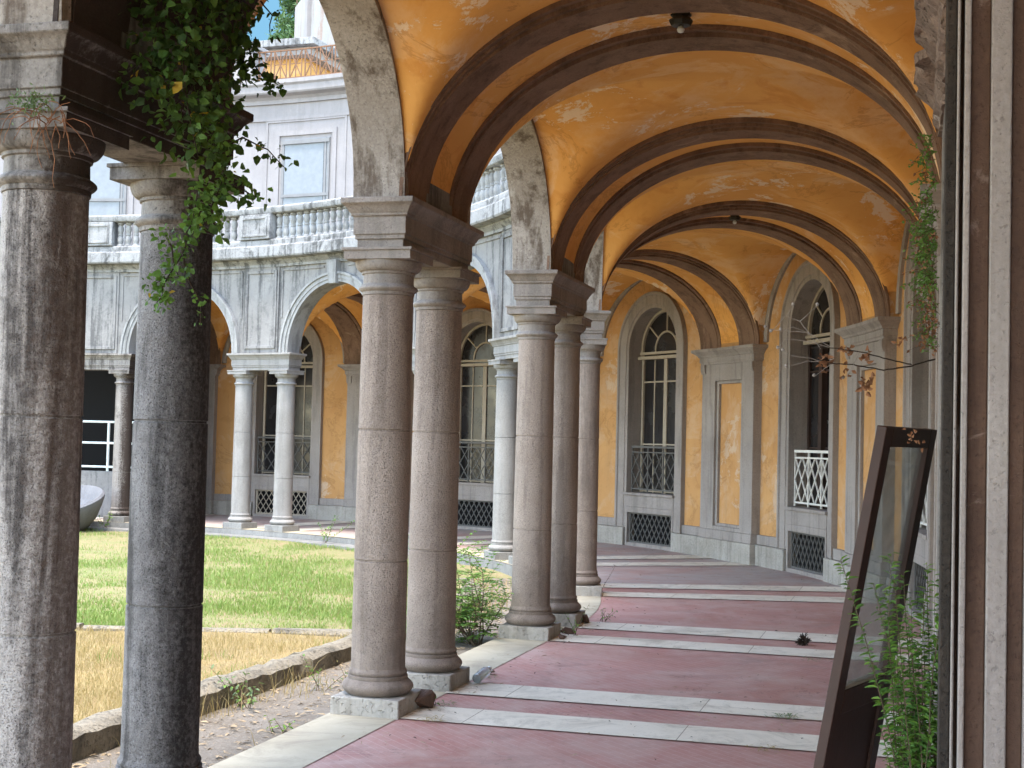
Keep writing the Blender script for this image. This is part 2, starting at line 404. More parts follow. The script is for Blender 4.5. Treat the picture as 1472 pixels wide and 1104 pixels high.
def lathe(prof, n=40):
    vs, fs = [], []
    for r, z in prof:
        for i in range(n): vs.append(Vector((r*cos(2*pi*i/n), r*sin(2*pi*i/n), z)))
    for j in range(len(prof) - 1):
        for i in range(n):
            fs.append((j*n+i, j*n+(i+1) % n, (j+1)*n+(i+1) % n, (j+1)*n+i))
    fs.append(tuple(range(n))[::-1]); fs.append(tuple(range((len(prof)-1)*n, len(prof)*n)))
    return vs, fs
def bulge(r0, z0, r1, z1, out, n=8):
    "half-round moulding between two profile points"
    return [(r0 + (r1 - r0)*i/n + out*sin(pi*i/n), z0 + (z1 - z0)*i/n) for i in range(n + 1)]
def cuboid(hx, hy, z0, z1, cx=0, cy=0):
    vs = [Vector((cx + x*hx, cy + y*hy, z)) for z in (z0, z1) for x, y in ((-1, -1), (1, -1), (1, 1), (-1, 1))]
    return vs, [(3, 2, 1, 0), (4, 5, 6, 7), (0, 1, 5, 4), (1, 2, 6, 5), (2, 3, 7, 6), (3, 0, 4, 7)]
def tube(pts, r0, r1=None, n=5):
    r1 = r0 if r1 is None else r1; vs, fs = [], []
    L = len(pts)
    for i, p in enumerate(pts):
        d = (pts[min(i+1, L-1)] - pts[max(i-1, 0)])
        d = d.normalized() if d.length > 1e-9 else Vector((0, 0, 1))
        a = d.cross(Vector((.31, .17, .93))); a = a.normalized() if a.length > 1e-6 else Vector((1, 0, 0)); b = d.cross(a)
        r = r0 + (r1 - r0)*i/max(1, L-1)
        for j in range(n): vs.append(p + a*(r*cos(2*pi*j/n)) + b*(r*sin(2*pi*j/n)))
    for i in range(L-1):
        for j in range(n): fs.append((i*n+j, i*n+(j+1) % n, (i+1)*n+(j+1) % n, (i+1)*n+j))
    fs += [tuple(range(n))[::-1], tuple(range((L-1)*n, L*n))]
    return vs, fs
def cat(*parts):
    V, F = [], []
    for v, f in parts:
        o = len(V); V += v; F += [tuple(i+o for i in x) for x in f]
    return V, F

# ------------------------------------------------------------------ ground: lawn, strip, floor
SMIN, SMAX = -3*P, 8*P
vs, fs = [], []
for x, y in ((-400, -300), (400, -300), (400, 900), (-400, 900)): vs.append(Vector((x, y, -.17)))
tag(link_mesh('ground', vs, [(0, 1, 2, 3)], MAT['straw_soil'], base=False, smooth=False), kind='structure')

def sheet(name, mat, s0, s1, w0, w1, z, n=None):
    mb = MB(); n = n or int((s1 - s0)/.25) + 1
    vv = []; ff = []
    for i in range(n + 1):
        s = s0 + (s1 - s0)*i/n
        vv += [(s, w0, z), (s, w1, z)]
    for i in range(n): ff.append((2*i, 2*i+1, 2*i+3, 2*i+2))
    mb.add(vv, ff)
    return mb.build(name, mat, smooth=False)
# lawns as subdivided, slightly uneven sheets in world coordinates
def lawn_sheet(name, mat, x0, x1, y0, y1, z, n=40, keep=None):
    V, F = [], []; rnd = random.Random(3)
    for j in range(n+1):
        for i in range(n+1):
            x = x0 + (x1-x0)*i/n; y = y0 + (y1-y0)*j/n
            V.append(Vector((x, y, z + .02*sin(x*1.7+y*.9) + .015*sin(y*2.3-x))))
    for j in range(n):
        for i in range(n): F.append((j*(n+1)+i, j*(n+1)+i+1, (j+1)*(n+1)+i+1, (j+1)*(n+1)+i))
    return tag(link_mesh(name, V, F, mat), kind='structure')
def loc_sw(x, y):
    g = Vector((x, y)) - B0; sl_ = g.dot(T0)
    if sl_ <= A0: return sl_, g.dot(N0)
    v = Vector((x, y)) - CEN; r = v.length; an = atan2(v.dot(T0), v.dot(N0))
    return A0 + R*an, r - R
lawn_sheet('lawn', MAT['lawn_soil'], -16, 0.5, 12.7, 27, -.125)
lawn_sheet('dry_lawn', MAT['straw_soil'], -16, 0.0, 2, 12.64, -.12)
tag(sheet('gravel_strip', MAT['strip'], SMIN, 2.6*P, -1.16, -.1, -.085), kind='structure')
# floor slab with edge, red paving, marble border and stripes
mb = MB(); mb.box(SMIN, SMAX, -.23, 4.2, -.6, -.008, n=160)
floor = tag(mb.build('gallery_floor', MAT['farstep'], smooth=False), kind='structure')
def fsheet(name, mat, s0, s1, w0, w1, z):
    mb = MB(); n = max(1, int((s1-s0)/.25)); vv = []
    for i in range(n+1):
        s = s0 + (s1-s0)*i/n; vv += [(s, w0, z), (s, w1, z)]
    mb.add(vv, [(2*i, 2*i+1, 2*i+3, 2*i+2) for i in range(n)])
    return mb.build(name, mat, floor, smooth=False)
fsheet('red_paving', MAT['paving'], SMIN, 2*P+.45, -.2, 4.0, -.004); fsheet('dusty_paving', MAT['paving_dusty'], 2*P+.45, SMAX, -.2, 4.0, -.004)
for k in range(-2, 7):
    for o0, o1 in ((-.68, -.235), (.22, .68)):
        fsheet('marble_stripe', MAT['marble'], k*P+o0, k*P+o1, .19, 3.27, 0.004)
fsheet('marble_border', MAT['marble_edge'], SMIN, SMAX, -.225, .2, 0.0)
# lower step on the far side of the court
mb = MB(); mb.box(3.6*P, SMAX, -.62, -.25, -.5, -.095, n=70)
tag(mb.build('court_step', MAT['farstep'], smooth=False), kind='structure')

# kerb round the lawn: separate irregular stones
mb = MB(); rnd = random.Random(5); s = -2.9*P
kv, kf = [], []
while s < 6.6:
    L = rnd.uniform(.8, 1.5); e = min(s + L, 6.7); n = 9
    tilt = rnd.uniform(-.03, .03); dz = rnd.uniform(-.02, .02); ring = 10
    o = len(kv)
    for i in range(n+1):
        f = i/n; ss = s + (e-s)*f
        for j in range(ring):
            a = j/ring*2*pi
            wv = -1.17 + (.105 + rnd.uniform(-.012, .012))*max(-1, min(1, 1.35*cos(a))) + tilt*(f-.5)
            zz = -.07 + dz + (.125 + rnd.uniform(-.014, .014))*max(-1, min(1, 1.3*sin(a)))
            kv.append(M(ss, wv, zz))
    for i in range(n):
        for j in range(ring): kf.append((o+i*ring+j, o+i*ring+(j+1) % ring, o+(i+1)*ring+(j+1) % ring, o+(i+1)*ring+j))
    kf.append(tuple(o+j for j in range(ring))[::-1]); kf.append(tuple(o+n*ring+j for j in range(ring)))
    s = e + rnd.uniform(.012, .04)
tag(link_mesh('kerb', kv, kf, MAT['kerbstone'], ang=50), kind='structure')
# low stone edging across the lawn
kv, kf = [], []; x = -1.25
while x > -9:
    L = rnd.uniform(.7, 1.3); y = 12.67 + rnd.uniform(-.02, .02); z1 = -.075 + rnd.uniform(-.03, .02); o = len(kv)
    for xx in (x, x - L):
        for yy, zz in ((y-.09, -.2), (y-.09, z1-.02), (y-.06, z1), (y+.06, z1), (y+.09, z1-.02), (y+.09, -.2)): kv.append(Vector((xx, yy + rnd.uniform(-.01, .01), zz + rnd.uniform(-.01, .01))))
    kf += [(o+j, o+(j+1) % 6, o+6+(j+1) % 6, o+6+j) for j in range(6)] + [(o, o+1, o+2, o+3, o+4, o+5), (o+11, o+10, o+9, o+8, o+7, o+6)]
    x -= L + .03
tag(link_mesh('lawn_kerb', kv, kf, MAT['kerbstone']), kind='structure')

# ------------------------------------------------------------------ columns
def column_meshes(mat_shaft, mat_cap, mat_base, broken=0):
    pl = cuboid(.212, .212, -.02, .104)
    pv, pf = pl
    prof = [(.20, .1045)] + bulge(.178, .106, .176, .196, .036) + [(.178, .20), (.178, .215)] + bulge(.164, .217, .164, .252, .010, 5) + [(.162, .262)]
    prof = [(.05, .1045)] + prof[1:]
    tv, tf = lathe(prof)
    jr = []
    shaft = [(.162, .262), (.1605, .30)]
    def rad(z): 
        u = (z - .3)/2.17; return .1605 - .010*u**1.6
    z = .3
    for zj in (.89, 1.66):
        while z < zj - .02: z = min(z + .2, zj - .02); shaft.append((rad(z), z))
        shaft += [(rad(zj), zj-.007), (rad(zj)-.006, zj-.004), (rad(zj)-.006, zj+.004), (rad(zj), zj+.007)]; z = zj + .007
    while z < 2.46: z = min(z + .2, 2.46); shaft.append((rad(z), z))
    sv, sf = lathe(shaft)
    cap = [(.12, 2.46), (.156, 2.462), (.158, 2.478)] + bulge(.156, 2.480, .156, 2.524, .022, 8) + [(.152, 2.528), (.150, 2.585), (.160, 2.588), (.160, 2.600)] + [(.160 + .042*sin(i/7*pi/2), 2.602 + .062*(1-cos(i/7*pi/2))) for i in range(8)] + [(.05, 2.664)]
    cv, cf = lathe(cap)
    av, af = cuboid(.208, .208, 2.664, 2.716); bv, bf = cuboid(.218, .218, 2.716, 2.732)
    return (pv, pf), (tv, tf), (sv, sf), cat((cv, cf), (av, af), (bv, bf))
def make_column(ms, mc, mbm):
    root = bpy.data.objects.new('stone_column', None); COL.objects.link(root)
    p, t_, s_, c = column_meshes(ms, mc, mbm)
    def ch(name, g, m, bev=0, ang=32):
        o = link_mesh(name, g[0], g[1], m, root, base=False, ang=ang, bev=bev); return o
    ch('plinth', p, mbm, .008); ch('base', t_, ms); ch('shaft', s_, ms); ch('capital', c, mc, .004)
    return root
def copy_tree(o):
    c = o.copy(); COL.objects.link(c)
    for ch in list(o.children):
        d = ch.copy(); COL.objects.link(d); d.parent = c
    return c
GC = 'columns of the curved portico'
protos = {}
cols = [
 (-1, -1, 'granite_streaked', 'foremost stone column at the left edge, grey with dark run-off streaks'),
 (-1, 1, 'granite_black', 'dark grey mossy column with ivy hanging beside its capital'),
 (0, -1, 'granite', 'pinkish granite column on a broken plinth, nearer one of the pair on the marble border by the red paving'),
 (0, 1, 'granite', 'pinkish granite column with a plastic bottle at its plinth'),
 (1, -1, 'granite', 'pinkish granite column with the leafy sapling at its left side'),
 (1, 1, 'granite', 'reddish granite column just right of the sapling column, small weeds at its base'),
 (2, -1, 'granite', 'last granite column before the curving gallery wall, thin weed at its right side'),
 (2, 1, 'granite', 'granite column mostly hidden behind the last column at the bend'),
 (3, -1, 'granite_pale', 'pale column mostly hidden behind the sapling column'),
 (3, 1, 'granite_pale', 'pale slender far column seen above the green sapling'),
 (4, -1, 'granite_pale', 'far pale column hidden behind the middle granite pair, nearer of its two'),
 (4, 1, 'granite_pale', 'far pale column hidden behind the middle granite pair, farther of its two'),
 (5, -1, 'granite_pale', 'pale far column across the lawn, right one of the pair before the grated window'),
 (5, 1, 'granite_pale', 'pale far column across the lawn, left one of the pair before the grated window'),
 (6, -1, 'impost_dark', 'dark grey far column beside the white rail and black opening'),
]
for k, sg, mk, lab in cols:
    s = k*P + sg*D
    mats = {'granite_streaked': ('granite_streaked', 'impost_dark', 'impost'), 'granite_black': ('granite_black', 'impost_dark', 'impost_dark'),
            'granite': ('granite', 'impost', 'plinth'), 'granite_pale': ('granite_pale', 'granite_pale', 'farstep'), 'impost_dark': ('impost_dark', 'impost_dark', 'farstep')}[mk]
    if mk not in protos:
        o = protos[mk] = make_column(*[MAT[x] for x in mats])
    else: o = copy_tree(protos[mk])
    o.location = M(s, 0, 0); o.rotation_euler = (0, 0, -heading(s))
    tag(o, lab, 'column', GC)
    # knocked-off corner and rubble at the first plinth comes with the litter below

# ------------------------------------------------------------------ arcade: impost blocks, arches, spandrels, cornice
arc = empty('portico_arcade', M(0, 0, 0), 'stone arcade of round arches on paired columns curving round the lawn', 'arcade')
def block_mesh():
    levels = [(2.732, .640, .145), (2.785, .640, .145), (2.785, .652, .157), (2.812, .652, .157), (2.812, .660, .165), (2.918, .660, .165),
              (2.922, .672, .177), (2.938, .674, .179), (2.945, .682, .187), (2.965, .692, .196), (2.985, .710, .214), (2.992, .722, .226), (3.025, .722, .226)]
    vs, fs = [], []
    for z, hx, hy in levels:
        for x, y in ((-1, -1), (1, -1), (1, 1), (-1, 1)): vs.append(Vector((y*hy, x*hx, z)))
    for j in range(len(levels)-1):
        for i in range(4): fs.append((j*4+i, j*4+(i+1) % 4, (j+1)*4+(i+1) % 4, (j+1)*4+i))
    fs.append((3, 2, 1, 0)); fs.append(tuple(range(len(vs)-4, len(vs))))
    return vs, [f[::-1] for f in fs]
bv, bf = block_mesh()
bproto = {}
for k in range(-2, 8):
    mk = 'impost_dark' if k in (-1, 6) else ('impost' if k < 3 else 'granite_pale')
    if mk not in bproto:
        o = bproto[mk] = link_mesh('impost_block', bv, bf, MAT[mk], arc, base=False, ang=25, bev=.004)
    else:
        o = bproto[mk].copy(); COL.objects.link(o); o.parent = arc
    o.location = M(k*P, 0, 0) - LOC[arc.name]; o.rotation_euler = (0, 0, -heading(k*P))
RA, ZA = 1.118, 3.06
ring_sec = [(0, .147), (0, -.175), (.055, -.175), (.055, -.19), (.12, -.19), (.125, -.215), (.165, -.215), (.17, -.14), (.06, -.10), (.06, .147)]
def wall_with_arch(mb, s0, s1, sc, r, zc, zbot, ztop, w0, w1, n=26):
    xs = [s0, sc - r] + [sc - r*cos(pi*i/n) for i in range(1, n)] + [sc + r, s1]
    def low(s):
        d = abs(s - sc); return zbot if d >= r - 1e-6 else zc + sqrt(max(0, r*r - d*d))
    vv = []
    for i, s in enumerate(xs):
        z0 = low(s)
        vv += [(s, w0, z0), (s, w1, z0), (s, w1, ztop), (s, w0, ztop)]
    ff = []
    m_ = len(xs)
    for i in range(m_-1):
        for j in range(4): ff.append((4*i+j, 4*i+(j+1) % 4, 4*i+4+(j+1) % 4, 4*i+4+j))
    mb.add(vv, ff)
for k in range(-3, 8):
    sc = (k + .5)*P
    near = k < 3
    mb = MB(); mb.sweep(arch_path(RA, ZA, 3.027), ring_sec, sc)
    mb.build('archivolt', MAT['soffit' if near else 'soffit_far'], arc, ang=25)
    mb = MB(); wall_with_arch(mb, k*P, (k+1)*P, sc, RA + .1, ZA, 3.028, 4.62, -.143, .143)
    sp_ = mb.build('spandrel', MAT['facade'], arc, smooth=False)
    mb = MB(); ks = [(-.085, 4.14), (.085, 4.14), (.125, 4.53), (-.125, 4.53)]
    for w0, w1 in ((-.27, -.13),):
        vv = [(sc + x, w0 + (.03 if z < 4.3 else 0), z) for x, z in ks] + [(sc + x, w1, z) for x, z in ks]
        mb.add(vv, [(0, 1, 2, 3), (7, 6, 5, 4), (0, 4, 5, 1), (1, 5, 6, 2), (2, 6, 7, 3), (3, 7, 4, 0)])
    mb.build('keystone', MAT['soffit_far'], arc, bev=.008)
    # spandrel panel mouldings
    for sg in (-1, 1):
        mb = MB()
        x1 = sc + sg*(P/2 - .47); x0 = sc + sg*.30
        a, b = min(x0, x1), max(x0, x1)
        mb.box(a, b, -.16, -.14, 4.425, 4.455); mb.box(x1-.015, x1+.015, -.16, -.14, 3.62, 4.425)
        mb.build('panel_moulding', MAT['facade'], arc, smooth=False)
for k in range(-2, 8):
    mb = MB(); s = k*P
    for a, b, z0, z1 in ((-.40, .40, 3.03, 4.50),): mb.box(s+a, s+b, -.17, -.14, z0, z1)
    for a, b, z0, z1 in ((-.36, -.30, 3.1, 4.44), (.30, .36, 3.1, 4.44), (-.30, .30, 3.1, 3.15), (-.30, .30, 4.39, 4.44)): mb.box(s+a, s+b, -.192, -.1705, z0, z1)
    mb.build('pier_panel', MAT['facade'], arc, bev=.004)
mb = MB()
mb.prism([(-.14, 4.50), (-.185, 4.50), (-.185, 4.545), (-.21, 4.57), (-.25, 4.60), (-.25, 4.625), (-.40, 4.635), (-.415, 4.66), (-.415, 4.82), (-.37, 4.85), (-.37, 4.875), (.14, 4.875), (.14, 4.50)], SMIN, SMAX, 130)
mb.build('cornice', MAT['cornice'], arc, ang=25)

# ------------------------------------------------------------------ balustrade above the arcade
bal = empty('terrace_balustrade', M(4*P, -.25, 4.88), 'stone balustrade of bottle-shaped balusters along the terrace edge above the far arches', 'balustrade')
mb = MB(); mb.prism([(-.37, 4.877), (-.37, 4.93), (-.34, 4.955), (-.14, 4.955), (-.14, 4.877)], SMIN, SMAX, 130)
mb.build('bottom_rail', MAT['cornice'], bal, ang=25)
mb = MB(); mb.prism([(-.34, 5.385), (-.37, 5.40), (-.385, 5.44), (-.385, 5.485), (-.35, 5.515), (-.13, 5.515), (-.095, 5.485), (-.095, 5.44), (-.14, 5.385)], SMIN, SMAX, 130)
mb.build('top_rail', MAT['cornice'], bal, ang=25)
bprof = [(.05, 0), (.062, .002), (.062, .028), (.048, .032), (.038, .045), (.052, .085), (.056, .12), (.046, .165), (.034, .195), (.046, .2), (.046, .228), (.034, .232), (.046, .262), (.056, .305), (.052, .34), (.036, .38), (.050, .392), (.062, .398), (.062, .428), (.05, .43)]
bv, bf = lathe(bprof, 12)
bp = None
for k in range(-3, 8):
    mb = MB(); s = k*P
    if k != 3: mb.box(s-.36, s+.36, -.40, -.10, 4.956, 5.384, mi=0)
    for a, b, z0, z1 in () if k == 3 else ((-.30, -.26, 5.0, 5.34), (.26, .30, 5.0, 5.34), (-.26, .26, 5.0, 5.04), (-.26, .26, 5.30, 5.34)): mb.box(s+a, s+b, -.418, -.4, z0, z1)
    if k != 3: mb.build('pedestal', MAT['cornice'], bal, bev=.006)
    spots = [k*P + .36 + (P-.72)*(i + .5)/17 for i in range(17)]
    if k == 3: spots = [k*P - .32 + i*.165 for i in range(4)] + spots
    if 2 <= k <= 6:
        for q in spots:
            if bp is None: o = bp = link_mesh('baluster', bv, bf, MAT['soffit_far'], bal, base=False)
            else: o = bp.copy(); COL.objects.link(o); o.parent = bal
            o.location = M(q, -.24, 4.955) - LOC[bal.name]; o.rotation_euler = (0, 0, -heading(q))
V, F = [], []
for k in (-3, -2, -1, 0, 1):
    for i in range(17):
        c = M(k*P + .36 + (P-.72)*(i + .5)/17, -.24, 4.955); o = len(V)
        V += [v + c for v in bv]; F += [tuple(j+o for j in f) for f in bf]
tag(link_mesh('baluster_run', V, F, MAT['soffit_far'], bal), kind='stuff')

# ------------------------------------------------------------------ vaults and ribs
vault = empty('vaulted_ceiling', M(0, 1.6, 3), 'ochre groin vault with brown transverse arches over the gallery', 'vault')
WC, HW = 1.66, 1.515
def smax(a, b, k=.045): return .5*(a + b + sqrt((a-b)**2 + k*k*1.0))
def hv(w, add=0.0):
    u = min(1, abs((w - WC)/HW)); return 3.025 + (1.125 + add)*sqrt(max(0, 1 - u*u))
def hl(ds, r=1.14, rise=1.20):
    u = min(1, abs(ds)/r); return 3.03 + rise*sqrt(max(0, 1 - u**2.0))
for k in range(-3, 8):
    sc = (k+.5)*P; mb = MB(); nu, nw = 36, 40; vv = []
    for i in range(nu+1):
        ds = -1.125 + 2.25*(.5 - .5*cos(pi*i/nu))
        for j in range(nw+1):
            w = .146 + (3.31 - .146)*(.5 - .5*cos(pi*j/nw))
            z = smax(hv(w, .09), hl(ds) + .06*(w - .146)/3.1)
            vv.append((sc + ds, w, z))
    ff = [(i*(nw+1)+j, (i+1)*(nw+1)+j, (i+1)*(nw+1)+j+1, i*(nw+1)+j+1) for i in range(nu) for j in range(nw)]
    # upper skin gives the shell its thickness
    o = len(vv); vv += [(sc + (x - sc), w, 4.60) for x, w, z in ((sc-1.125, .146, 0), (sc+1.125, .146, 0), (sc+1.125, 3.31, 0), (sc-1.125, 3.31, 0))]
    ff.append((o, o+1, o+2, o+3))
    mb.add(vv, ff)
    mb.build('vault_bay', MAT['ochre'], vault, ang=60)
def rib_path(rise, n=44, hw=HW):
    p = []
    for i in range(n+1):
        a = pi*i/n
        p.append((WC - hw*cos(a), 3.027 + rise*sin(a)))
    return p
def rib(mb, sk, o0, o1, rise, thick=.25, hw=HW):
    inner = rib_path(rise, hw=hw); outer = rib_path(rise+thick, hw=hw+.02)
    vv = []
    for (w, z), (w2, z2) in zip(inner, outer):
        vv += [(sk+o0, w, z), (sk+o1, w, z), (sk+o1, w2, z2), (sk+o0, w2, z2)]
    n = len(inner) - 1
    ff = [(4*i+j, 4*i+4+j, 4*i+4+(j+1) % 4, 4*i+(j+1) % 4) for i in range(n) for j in range(4)]
    ff += [(0, 1, 2, 3), (4*n+3, 4*n+2, 4*n+1, 4*n)]
    mb.add(vv, ff)
for k in range(-2, 8):
    sk = k*P
    for sg in (-1, 1):
        mb = MB()
        rib(mb, sk, *sorted((sg*.26, sg*.575)), 1.125)
        rib(mb, sk, *sorted((sg*.575, sg*.61)), 1.15, .2, HW-.002+.01)
        rib(mb, sk, *sorted((sg*.61, sg*.655)), 1.175, .18, HW+.012)
        rib(mb, sk, *sorted((sg*.205, sg*.26)), 1.155, .2, HW+.008)
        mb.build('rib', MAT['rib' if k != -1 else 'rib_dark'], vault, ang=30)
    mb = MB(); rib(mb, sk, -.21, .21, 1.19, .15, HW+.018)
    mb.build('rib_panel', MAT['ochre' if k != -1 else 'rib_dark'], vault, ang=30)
mb = MB(); mb.box(SMIN, SMAX, -.12, WALL+.5, 4.61, 4.80, n=130)
mb.build('terrace_slab', MAT['cornice'], vault, smooth=False)
mb = MB()
for k in range(-3, 8): pass

# ------------------------------------------------------------------ back wall of the gallery
gw = empty('gallery_wall', M(2.5*P, WALL, 0), 'ochre gallery wall with tall arched windows and grey stone pilasters', 'wall')
OPH, FRH, ZSP, ZSILL = .645, .905, 3.13, .84
def window_bay(k):
    sc = (k+.5)*P; f = fac(sc, WALL); h = OPH/f; n = 24
    dark = (k == 6)
    # plaster with the opening
    mb = MB()
    xs = [k*P] + [sc - h] + [sc - h*cos(pi*i/n) for i in range(1, n)] + [sc + h] + [(k+1)*P]
    def top(s):
        d = abs(s - sc)*f
        return ZSP + sqrt(max(0, OPH**2 - d*d))
    for i in range(len(xs)-1):
        a, b = xs[i], xs[i+1]
        if i in (0, len(xs)-2):
            m_ = 5
            for q in range(m_):
                a2, b2 = a + (b-a)*q/m_, a + (b-a)*(q+1)/m_
                mb.add([(a2, WALL, -.05), (b2, WALL, -.05), (b2, WALL, 4.75), (a2, WALL, 4.75)], [(0, 1, 2, 3)])
        else:
            mb.add([(a, WALL, top(a)), (b, WALL, top(b)), (b, WALL, 4.75), (a, WALL, 4.75)], [(0, 1, 2, 3)])
    for a, b in zip([k*P + (P/8)*i for i in range(8)], [k*P + (P/8)*(i+1) for i in range(8)]):
        mb.add([(a, WALL+.9, -.05), (b, WALL+.9, -.05), (b, WALL+.9, 4.75), (a, WALL+.9, 4.75)], [(3, 2, 1, 0)])
    mb.build('wall_face', MAT['ochre_wall'], gw, smooth=False)
    # room behind the glass
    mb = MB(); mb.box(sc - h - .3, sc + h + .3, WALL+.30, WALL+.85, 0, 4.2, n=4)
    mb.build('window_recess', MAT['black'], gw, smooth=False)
    # moulded grey frame
    mb = MB()
    zf = .285
    sec = [(0, WALL+.29), (0, WALL-.035), (.055, WALL-.035), (.06, WALL-.05), (.205, WALL-.05), (.215, WALL-.075), (.255, WALL-.075), (.26, WALL+.03)]
    mb.sweep(arch_path(OPH, ZSP, zf), sec, sc, f)
    mb.build('window_surround', MAT['trim'], gw, ang=30, bev=.003)
    # formeret arch moulding where the vault meets the wall
    mb = MB(); rr = 1.045*f
    path = [(rr*cos(pi - pi*i/30), 3.06 + 1.22*sin(pi*i/30), cos(pi - pi*i/30), sin(pi*i/30)) for i in range(31)]
    mb.sweep(path, [(0, WALL+.01), (0, WALL-.035), (.05, WALL-.05), (.10, WALL-.035), (.115, WALL+.01)], sc, f)
    mb.build('wall_arch_moulding', MAT['trim'], gw, ang=30)
    # sill apron and cellar opening
    mb = MB(); q = (FRH - .002)/f
    mb.box(sc - h, sc + h, WALL-.045, WALL+.28, .62, ZSILL - .035)
    mb.box(sc - h - .02, sc + h + .02, WALL-.078, WALL+.28, ZSILL-.035, ZSILL+.005)
    g = .60/f
    mb.box(sc - g, sc + g, WALL-.045, WALL+.12, .53, .62)
    mb.box(sc - g, sc + g, WALL-.045, WALL+.12, -.02, .05)
    mb.box(sc - h, sc - g, WALL-.045, WALL+.12, -.02, .62); mb.box(sc + g, sc + h, WALL-.045, WALL+.12, -.02, .62)
    mb.build('window_sill', MAT['trim'], gw, bev=.004)
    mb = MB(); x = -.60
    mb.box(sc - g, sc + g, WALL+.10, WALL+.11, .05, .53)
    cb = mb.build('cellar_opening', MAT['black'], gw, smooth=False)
    mb = MB()
    for (a, b, c, d) in ((-.585, .06, .585, .06), (-.585, .52, .585, .52), (-.585, .06, -.585, .52), (.585, .06, .585, .52)): mb.bar(a, b, c, d, sc, f, WALL+.02, .014)
    st = .125; hh = .46; x = -.585 - hh*.7
    while x < .585 + hh*.7:
        for sg in (1, -1):
            pts = []
            x0, x1 = (x, x + hh*.7) if sg > 0 else (x + hh*.7, x)
            # clip to the frame
            za, zb = .06, .52
            def clip(xa, za, xb, zb):
                if xa > xb: xa, za, xb, zb = xb, zb, xa, za
                if xb <= -.585 or xa >= .585: return None
                if xa < -.585: za += (zb-za)*(-.585-xa)/(xb-xa); xa = -.585
                if xb > .585: zb = za + (zb-za)*(.585-xa)/(xb-xa); xb = .585
                return xa, za, xb, zb
            c = clip(x0, za, x1, zb)
            if c and c[2]-c[0] > .01: mb.bar(*c, sc, f, WALL+.02 + sg*.004, .0065)
        x += st
    mb.build('cellar_grate', MAT['iron'] if k != 5 else MAT['sash'], gw, smooth=False)
    # sash window
    ws = WALL + .24
    sash_m = MAT['sash_dark'] if k == 2 else MAT['sash']
    mb = MB()
    mb.sweep(arch_path(OPH-.045, ZSP, 3.0), [(0, ws+.04), (0, ws-.03), (.05, ws-.03), (.05, ws+.04)], sc, f)
    mb.sweep(arch_path(OPH-.36, ZSP, 3.06, 18), [(-.014, ws+.02), (-.014, ws-.02), (.014, ws-.02), (.014, ws+.02)], sc, f)
    for a in (40, 90, 140):
        ca, sa = cos(radians(a)), sin(radians(a))
        mb.bar((OPH-.36)*ca, ZSP+(OPH-.36)*sa, (OPH-.03)*ca, ZSP+(OPH-.03)*sa, sc, f, ws, .012)
    mb.box(sc - h, sc + h, ws-.055, ws+.05, 3.06, 3.10); mb.box(sc - h, sc + h, ws-.09, ws+.05, 2.98, 3.03)
    wf = mb.build('window', MAT['sash'], gw, ang=30)
    mb = MB(); pn = [(-h, 3.0)] + [(-h + 0, ZSP)] + [(-h*cos(pi*i/16), ZSP + OPH*sin(pi*i/16)) for i in range(1, 16)] + [(h, ZSP), (h, 3.0)]
    mb.add([(sc+x, ws+.01, z) for x, z in pn], [tuple(range(len(pn)))])
    mb.add([(sc-h, ws+.015, ZSILL), (sc+h, ws+.015, ZSILL), (sc+h, ws+.015, 3.0), (sc-h, ws+.015, 3.0)], [(0, 1, 2, 3)])
    mb.build('pane', MAT['pane'], wf, smooth=False)
    mb = MB()
    xs_ = (-.60, -.30, -.02, .02, .30, .60) if k != 2 else (-.60, -.33, .12, .60)
    for x in xs_:
        mb.bar(x, ZSILL, x, 2.98, sc, f, ws, .022 if abs(x) in (.6, .02) else .011)
    for z in ((ZSILL+.03), 1.62, 2.62): mb.bar(-.6, z, .6, z, sc, f, ws, .012)
    if k == 2:
        for i in range(60): mb.bar(-.58, .9+i*.034, .1, .9+i*.034, sc, f, ws+.006, .004)
        mb.bar(.12, ZSILL, .12, 2.98, sc, f, ws-.03, .05)
    mb.build('casement', sash_m, wf, smooth=False)
    # iron guard rail: two framed bays with diagonal crosses
    if not dark:
        mb = MB(); wr = WALL + .06; z0, z1 = .875, 1.575
        gm = MAT['iron_white'] if k in (1, 2) else MAT['iron']
        r = .011 if k in (1, 2) else .0095
        mb.bar(-.63, z1, .63, z1, sc, f, wr, .017); mb.bar(-.63, z1-.085, .63, z1-.085, sc, f, wr, r); mb.bar(-.63, z0+.03, .63, z0+.03, sc, f, wr, r)
        zl, zh = z0+.03, z1-.085; zm = (zl+zh)/2; nb = 3; q_ = 1.24/nb; t_ = r*.72
        for i in range(nb + 1):
            x = -.62 + q_*i; mb.bar(x, z0-.02, x, z1, sc, f, wr, r)
        for i in range(nb):
            xa = -.62 + q_*i; xb = xa + q_; xm = (xa+xb)/2
            mb.bar(xa, zl, xb, zh, sc, f, wr+.003, t_); mb.bar(xa, zh, xb, zl, sc, f, wr-.003, t_)
            mb.bar(xa, zm, xm, zh, sc, f, wr+.006, t_); mb.bar(xm, zh, xb, zm, sc, f, wr-.006, t_)
            mb.bar(xa, zm, xm, zl, sc, f, wr+.005, t_); mb.bar(xm, zl, xb, zm, sc, f, wr-.005, t_)
        mb.build('window_guard', gm, gw, smooth=False)
    # plinth and band between window and pilaster
    q = FRH/f
    for a, b in ((k*P + .585, sc - q - .002), (sc + q + .002, (k+1)*P - .585)):
        mb = MB(); mb.box(a, b, WALL-.05, WALL+.02, .285, .415)
        mb.build('base_band', MAT['trim'], gw, bev=.004)
